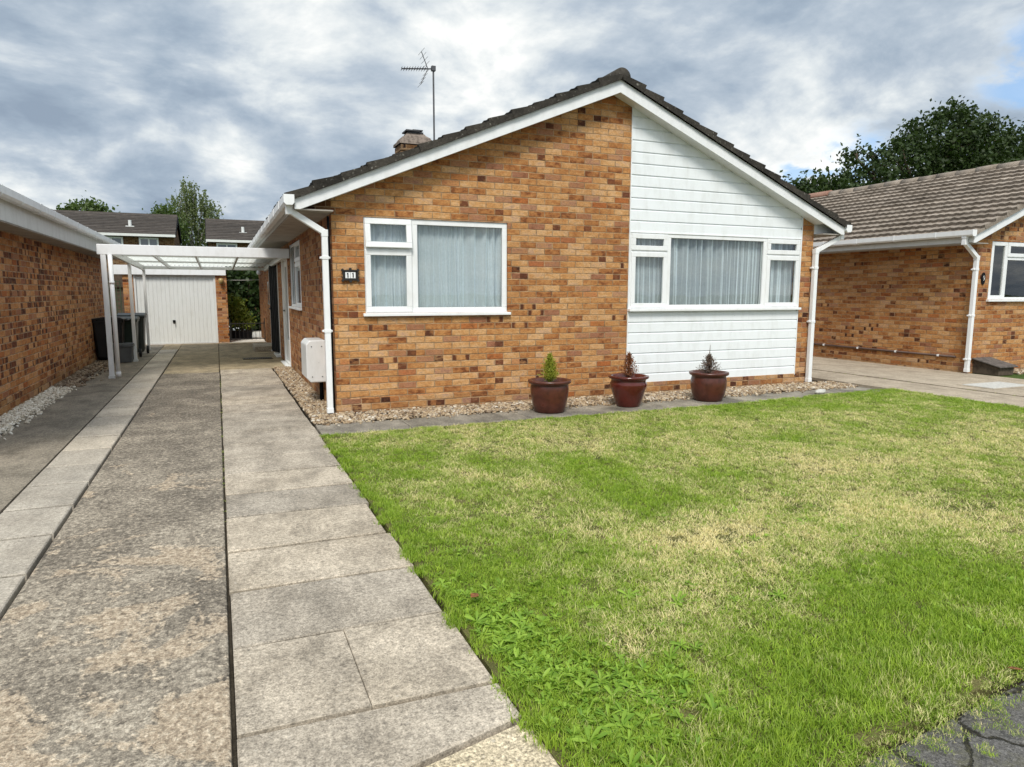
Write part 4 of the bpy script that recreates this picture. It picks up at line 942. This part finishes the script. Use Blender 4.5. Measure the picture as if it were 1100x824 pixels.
conifer((P2[0], P2[1], .34), .34, .125, CON2, 'rust brown dead conifer in the glossy middle pot', 330, 1.0, 2)
conifer((P3[0], P3[1], .335), .28, .16, CON3, 'dry grey brown conifer with a thin spire in the broad pot before the cladding', 300, .5, 3)
MB().tube([(P3[0], P3[1], .6), (P3[0]+.004, P3[1], .72)], [.006, .002], 6).build('leader', CON3, bpy.data.objects['conifer.002'])

# ------------------------------------------------------------------ far terraces
def terrace(label, x0, x1, yf, eave, ridge, wins, vent, mat_w=BRICKF):
    t = thing('terrace_house', label, 'house', ((x0+x1)/2, yf, 0)); yb = yf+7.2; ym = yf+3.6
    mb = MB(); mb.box(x0, x1, yf, yb, -.05, eave); mb.prism([(yf, eave), (yb, eave), (ym, ridge-.12)], x0, x1, 'x'); mb.build('wall', mat_w, t)
    mb = MB(); sl_ = (ridge-eave)/3.6; n = 12
    for i in range(n):
        a = -.35+i*(3.95/n); b_ = -.35+(i+1)*(3.95/n)
        for s_ in (1, -1):
            q = lambda yy, h: ((yf+yy) if s_ > 0 else (yb-yy), eave+sl_*yy+h)
            p_ = [q(a, .02), q(a, .09), q(b_, .05), q(b_, .0)]; mb.prism(p_ if s_ < 0 else p_[::-1], x0-.1, x1+.1, 'x')
    rf = mb.build('roof', ROOFF, t)
    MB().prism([(ym-.14, ridge), (ym, ridge+.14), (ym+.14, ridge)], x0-.1, x1+.1, 'x').build('ridge_tiles', ROOFF, rf)
    for xg in (x0-.13, x1+.105):
        MB().prism([(yf-.35, eave-.28), (yf-.35, eave-.10), (ym, ridge+.04), (yb+.35, eave-.10), (yb+.35, eave-.28), (ym, ridge-.2)], xg, xg+.025, 'x').build('bargeboard', BLACK, t)
    MB().box(x0-.1, x1+.1, yf-.42, yf-.30, eave-.24, eave-.10).build('gutter', WHITE2, t)
    for xv, zv in vent:
        yv = yf+(zv-eave)/sl_; MB().tube([(xv, yv, zv-.05), (xv, yv, zv+.38)], .09, 10).box(xv-.22, xv+.22, yv-.16, yv+.02, zv-.02, zv+.05).build('roof_vent', WHITE2, rf)
    for a, b_ in wins:
        fr = MB(); mp = lambda u, dd, z: (u, yf+dd, z); z0, z1 = eave-1.25, eave-.28; ring(fr, mp, a, b_, z0, z1, .09, -.05, .0); m_ = (a+b_)/2; mbox(fr, mp, m_-.04, m_+.04, -.05, 0, z0+.09, z1-.09)
        f = fr.build('window', UPVC, t); MB().add([(a+.09, yf-.02, z0+.09), (b_-.09, yf-.02, z0+.09), (b_-.09, yf-.02, z1-.09), (a+.09, yf-.02, z1-.09)], [(0, 1, 2, 3)]).build('glass', m_plain('sky lit pane', (.10, .12, .14), .08, .1, 2, .8), f)
    return t
terrace('brown brick terrace with dark roof directly above the garage, left of the birch', -11.5, -2.15, 45, 4.72, 6.0, [(-5.9, -4.75), (-3.95, -2.95), (-8.6, -7.2)], [(-4.45, 5.1)])
terrace('brown brick terrace with dark roof to the right of the birch, nearest the chimney', -.35, 9, 45, 4.52, 5.85, [(.1, 1.25), (3.2, 4.6)], [(1.65, 4.95)])

# ------------------------------------------------------------------ scattered stuff (geometry nodes instances of loose prototypes)
def proto_mesh(name, v, f, mat, smooth=False):
    me = bpy.data.meshes.new(name); me.from_pydata([tuple(q) for q in v], [], f); me.materials.append(mat); me.update()
    if smooth: me.polygons.foreach_set('use_smooth', [True]*len(me.polygons))
    return bpy.data.objects.new(name, me)
def scatter(name, pts, rot, scl, attrs, protos, mat):
    me = bpy.data.meshes.new(name); me.vertices.add(len(pts)); me.vertices.foreach_set('co', np.asarray(pts, np.float32).ravel())
    a = me.attributes.new('rot', 'FLOAT_VECTOR', 'POINT'); a.data.foreach_set('vector', np.asarray(rot, np.float32).ravel())
    a = me.attributes.new('scl', 'FLOAT_VECTOR', 'POINT'); a.data.foreach_set('vector', np.asarray(scl, np.float32).ravel())
    for k, v in attrs.items():
        a = me.attributes.new(k, 'FLOAT', 'POINT'); a.data.foreach_set('value', np.asarray(v, np.float32).ravel())
    me.materials.append(mat); me.update()
    ob = bpy.data.objects.new(name, me); C.objects.link(ob)
    pc = bpy.data.collections.new(name+' prototypes')
    for p_ in protos: pc.objects.link(p_)
    nt = bpy.data.node_groups.new(name+' scatter', 'GeometryNodeTree')
    nt.interface.new_socket('Geometry', in_out='INPUT', socket_type='NodeSocketGeometry'); nt.interface.new_socket('Geometry', in_out='OUTPUT', socket_type='NodeSocketGeometry')
    N = nt.nodes; gi = N.new('NodeGroupInput'); go = N.new('NodeGroupOutput'); ip = N.new('GeometryNodeInstanceOnPoints'); ci = N.new('GeometryNodeCollectionInfo')
    ci.inputs['Collection'].default_value = pc; ci.inputs['Separate Children'].default_value = True; ci.inputs['Reset Children'].default_value = True
    ar = N.new('GeometryNodeInputNamedAttribute'); ar.data_type = 'FLOAT_VECTOR'; ar.inputs[0].default_value = 'rot'
    asx = N.new('GeometryNodeInputNamedAttribute'); asx.data_type = 'FLOAT_VECTOR'; asx.inputs[0].default_value = 'scl'
    nt.links.new(gi.outputs[0], ip.inputs['Points']); nt.links.new(ci.outputs[0], ip.inputs['Instance']); ip.inputs['Pick Instance'].default_value = True
    nt.links.new(ar.outputs[0], ip.inputs['Rotation']); nt.links.new(asx.outputs[0], ip.inputs['Scale']); nt.links.new(ip.outputs[0], go.inputs[0])
    md = ob.modifiers.new('scatter', 'NODES'); md.node_group = nt
    return struct(ob, 'stuff')
def blade_proto(name, n, rad, h0, h1, wd, seed, lean=.5, mat=GRASS):
    r = random.Random(seed); v = []; f = []
    for i in range(n):
        a = r.uniform(0, 6.28); q = rad*math.sqrt(r.random()); bx_, by_ = q*math.cos(a), q*math.sin(a); h = r.uniform(h0, h1); t = r.uniform(0, 6.28); l = h*lean*r.uniform(.2, 1.3)
        dx_, dy_ = math.cos(t), math.sin(t); sx, sy = -dy_, dx_; w_ = wd*r.uniform(.7, 1.3); o = len(v)
        for k, (ff, ww) in enumerate(((0, 1.), (.5, .85), (1., .0))):
            cx, cy, cz = bx_+dx_*l*ff**1.7, by_+dy_*l*ff**1.7, h*(ff-.12*ff*ff*lean)
            if ww: v += [(cx+sx*w_*ww/2, cy+sy*w_*ww/2, cz), (cx-sx*w_*ww/2, cy-sy*w_*ww/2, cz)]
            else: v += [(cx, cy, cz)]
        f += [(o, o+1, o+3, o+2), (o+2, o+3, o+4)]
    return proto_mesh(name, v, f, mat)
gp = [blade_proto('grass_tuft', 32, .042, .009, .026, .0031, s, 1.1) for s in range(5)]
# value noise helper
def vnoise(x, y, sc, seed):
    r = np.random.default_rng(seed); G = r.random((64, 64)); u = x*sc+20; w_ = y*sc+20; i = np.floor(u).astype(int) % 64; j = np.floor(w_).astype(int) % 64; fu = u-np.floor(u); fw = w_-np.floor(w_)
    fu = fu*fu*(3-2*fu); fw = fw*fw*(3-2*fw); i2 = (i+1) % 64; j2 = (j+1) % 64
    return (G[i, j]*(1-fu)+G[i2, j]*fu)*(1-fw)+(G[i, j2]*(1-fu)+G[i2, j2]*fu)*fw
def fbm(x, y, sc, seed): return (vnoise(x, y, sc, seed)+.5*vnoise(x, y, sc*2.1, seed+1)+.25*vnoise(x, y, sc*4.3, seed+2))/1.75
DRYS = [(2.09, 4.37, .32, .42), (2.4, 2.98, .38, .5), (3.0, 2.9, .34, .34), (3.94, 2.71, .55, .34), (3.38, 2.52, .36, .26), (1.7, 3.84, .26, .32), (3.11, 5.69, .7, .26), (1.42, 2.15, .12, .55), (1.9, 2.25, .2, .25), (4.54, 3.93, .8, .36), (6.5, 4.5, 1.5, .2), (5.6, 5.4, .5, .25),
        (1.22, 5.32, .5, -.22), (1.25, 3.1, .5, -.22), (2.86, 1.94, .6, -.24), (5.72, 6.35, 1.3, -.2), (5.12, 4.95, .3, -.25), (1.72, 1.84, .6, -.24), (1.05, 2.2, .35, -.35), (2.2, 3.6, .45, -.1), (7.6, 6.3, 1.2, -.18), (3.4, 2.0, .5, -.2), (2.3, 1.75, .6, -.2)]
def dryness(x, y):
    v = .285+.65*(fbm(x, y, 1.25, 4)-.5)+.75*(fbm(x, y, 3.6, 9)-.5)+.65*(fbm(x*1.3, y, 9., 31)-.5)
    for a, b_, r_, w_ in DRYS: v += w_*np.exp(-((x-a)**2+(y-b_)**2)/(r_*r_))
    v -= .25*np.exp(-((x-.86)/.14)**2)
    return np.clip(v, 0, 1)
def lawn_ok(x, y):
    edge = .865+.02*np.sin(y*9)+.02*np.sin(y*23+1)
    top = np.interp(x, [.8, 5.4, 7.5, 9.], [6.70, 6.70, 6.84, 6.93])+.02*np.sin(x*14)
    front = 1.20+.1*x+.03*np.sin(x*11)+.02*np.sin(x*29)
    right = 8.96+.03*np.sin(y*12)
    return (x > edge) & (y < top) & (y > front) & (x < right)
PX_, PY_ = [], []
for (xa, xb, ya_, yb_, dens) in ((.8, 4.2, 1.2, 3.2, 1700), (.8, 6.0, 3.2, 5.0, 1150), (6.0, 9.1, 2.5, 5.0, 800), (4.2, 9.1, 1.5, 3.2, 700), (.8, 9.1, 5.0, 7.0, 900)):
    n = int((xb-xa)*(yb_-ya_)*dens); PX_.append(rng.uniform(xa, xb, n)); PY_.append(rng.uniform(ya_, yb_, n))
gx = np.concatenate(PX_); gy = np.concatenate(PY_); k = lawn_ok(gx, gy); gx, gy = gx[k], gy[k]
dry = dryness(gx, gy)
bald = (dry > .75) & (rng.random(len(gx)) < .3); gx, gy, dry = gx[~bald], gy[~bald], dry[~bald]
hs = .8+.55*(fbm(gx, gy, 2.3, 17))+.75*np.exp(-((gy-(1.35+.1*gx))/.26)**2)*(.4+vnoise(gx, gy, 5, 3))*np.clip((gy-(1.17+.1*gx))/.1, .25, 1)+.45*np.exp(-((gx-.86)/.07)**2)-.25*dry
sc = hs*rng.uniform(.75, 1.25, len(gx)); sxy = rng.uniform(.9, 1.25, len(gx))
# stragglers creeping over the pavement, path joints and slab edges
ex, ey = [], []
for i in range(300):
    x = rng.uniform(1.2, 4.0); ex.append(x); ey.append(1.20+.1*x-abs(rng.normal())*.06)
for i in range(60): ex.append(-.018+rng.normal()*.005); ey.append(rng.uniform(4, 12))
for i in range(50): ex.append(rng.uniform(9.88, 9.95)); ey.append(rng.uniform(4, 14))
for i in range(90): ex.append(rng.choice([1.75, 2.05, 2.3])+rng.normal()*.07); ey.append(1.16+.1*ex[-1]-abs(rng.normal())*.10)
ex, ey = np.array(ex), np.array(ey)
gx = np.concatenate([gx, ex]); gy = np.concatenate([gy, ey]); dry = np.concatenate([dry, rng.uniform(.0, .6, len(ex))]); esc = rng.uniform(.25, .8, len(ex)); esc[300:360] *= .35
sc = np.concatenate([sc, esc]); sxy = np.concatenate([sxy, np.full(len(ex), .5)])
n = len(gx); zer = np.zeros(n)
scatter('grass', np.stack([gx, gy, zer-.004], 1), np.stack([rng.normal(0, .15, n), rng.normal(0, .15, n), rng.uniform(0, 6.28, n)], 1), np.stack([sxy, sxy, sc], 1), {'dry': dry}, gp, GRASS)
# broad-leaved weeds by the path
def leaf_proto(name, n, ln, wd, seed, up):
    r = random.Random(seed); v = []; f = []
    for i in range(n):
        t = 6.28*i/n+r.uniform(-.4, .4); l = ln*r.uniform(.6, 1.15); dx_, dy_ = math.cos(t), math.sin(t); o = len(v); e = r.uniform(.25, 1.)*up
        for ff, ww in ((0, .12), (.3, .6), (.6, 1.), (.85, .75), (1., 0)):
            cx, cy, cz = dx_*l*ff, dy_*l*ff, l*e*(ff-.55*ff*ff)
            for s_ in (-1, 0, 1): v.append((cx-dy_*s_*wd*ww/2, cy+dx_*s_*wd*ww/2, cz+(.15*wd*ww if s_ else 0)))
        for q in range(4):
            for s_ in range(2): f.append((o+q*3+s_, o+q*3+s_+1, o+q*3+s_+4, o+q*3+s_+3))
    return proto_mesh(name, v, f, WEED, True)
wp = [leaf_proto('weed_rosette', 8, .055, .014, 1, .7), leaf_proto('weed_rosette', 4, .018, .017, 2, 1.0), leaf_proto('weed_rosette', 3, .015, .015, 4, 1.3), leaf_proto('weed_rosette', 5, .020, .016, 5, .9), leaf_proto('weed_rosette', 6, .024, .012, 6, 1.2), leaf_proto('weed_rosette', 9, .042, .007, 3, 1.2)]
wx = np.concatenate([rng.normal(1.06, .12, 420), rng.normal(1.2, .15, 260), rng.normal(.97, .06, 170), rng.uniform(1., 3.5, 160)]); wy = np.concatenate([rng.normal(2.2, .3, 420), rng.normal(1.85, .17, 260), rng.normal(2.45, .3, 170), rng.uniform(1.6, 3.5, 160)])
k = lawn_ok(wx, wy) & (wx > .9); wx, wy = wx[k], wy[k]; n = len(wx)
s_ = rng.uniform(.45, 1.05, n); scatter('weeds', np.stack([wx, wy, rng.uniform(.0, .017, n)], 1), np.stack([rng.normal(0, .3, n), rng.normal(0, .25, n), rng.uniform(0, 6.28, n)], 1), np.stack([s_, s_, s_], 1), {}, wp, WEED)
# pebbles
def peb_proto(name, seed, mat):
    import bmesh
    bm_ = bmesh.new(); bmesh.ops.create_icosphere(bm_, subdivisions=2, radius=1); r = np.random.default_rng(seed); k = r.normal(size=(3, 3))
    for v in bm_.verts:
        c = np.array(v.co); v.co *= 1+.16*math.sin(2.2*c@k[0]+seed)+.1*math.sin(3.5*c@k[1])
    me = bpy.data.meshes.new(name); bm_.to_mesh(me); bm_.free(); me.materials.append(mat); me.polygons.foreach_set('use_smooth', [True]*len(me.polygons)); return bpy.data.objects.new(name, me)
def pebbles(name, areas, dens, size, mat, seed, extra=None):
    r = np.random.default_rng(seed); P_ = []
    for xa, xb, ya_, yb_ in areas:
        n = int((xb-xa)*(yb_-ya_)*dens); P_.append(np.stack([r.uniform(xa, xb, n), r.uniform(ya_, yb_, n), r.uniform(-.004, .018, n)], 1))
    if extra is not None: P_.append(extra)
    P_ = np.concatenate(P_); n = len(P_); s0 = size*np.exp(r.normal(0, .3, n)); sc_ = np.stack([s0*r.uniform(.8, 1.35, n), s0, s0*r.uniform(.45, .8, n)], 1)
    scatter(name, P_, np.stack([r.normal(0, .5, n), r.normal(0, .5, n), r.uniform(0, 6.28, n)], 1), sc_, {}, [peb_proto('pebble', s, mat) for s in (1, 2, 3)], mat)
ext = np.stack([rng.uniform(.95, 8.6, 260), 7.26-np.abs(rng.normal(0, .05, 260)), np.full(260, .008)], 1)
pebbles('gravel', [(.875, 1.18, 7.28, 13.15), (1.18, 8.7, 7.28, 7.835)], 3600, .0125, PEB, 1, ext)
pebbles('white_gravel', [(-2.255, -2.01, 6.5, 11.6)], 3200, .0125, PEBW, 2, np.stack([-2.0+np.abs(rng.normal(0, .04, 160)), rng.uniform(7, 11.6, 160), np.full(160, .006)], 1))
pebbles('brown_gravel', [(-2.255, -2.01, 11.5, 15.9)], 1700, .018, PEBB, 3, np.stack([-1.98+np.abs(rng.normal(0, .06, 60)), rng.uniform(11.6, 15, 60), np.full(60, .008)], 1))
pebbles('neighbour_gravel', [(12.65, 14.5, 7.35, 7.76)], 2200, .016, PEB, 4)
# little singles
def leaf_obj(loc, rz, s, label):
    v = []; f = []
    for i, (t, w_) in enumerate(((0, .05), (.25, .7), (.55, 1.), (.8, .6), (1, .02))):
        for q in (-1, 0, 1): v.append((s*(t-.5), s*.32*w_*q, s*(.12*abs(q)*w_+.25*(t-.5)**2)))
    for i in range(4):
        for q in range(2): f.append((i*3+q, i*3+q+1, i*3+q+4, i*3+q+3))
    mb = MB(); mb.add(v, f); o = mb.build('fallen_leaf', DEADL, None, True); o.location = loc; o.rotation_euler = (.15, .1, rz); md = o.modifiers.new('thick', 'SOLIDIFY'); md.thickness = .001
    return tag(o, label, 'leaf', 'fallen leaves')
leaf_obj((.985, 2.73, .04), .7, .06, 'curled rusty leaf lying in the lawn edge by the path')
leaf_obj((2.62, 1.44, .014), 2.2, .045, 'orange brown leaf lying on the cracked asphalt at the lawn corner')
so = peb_proto('stone', 5, STONE); C.objects.link(so); so.location = (7.6, 6.95, .03); so.scale = (.13, .05, .035); so.rotation_euler = (0, 0, .2); tag(so, 'flat pale stone lying at the back edge of the lawn before the right downpipe', 'stone')
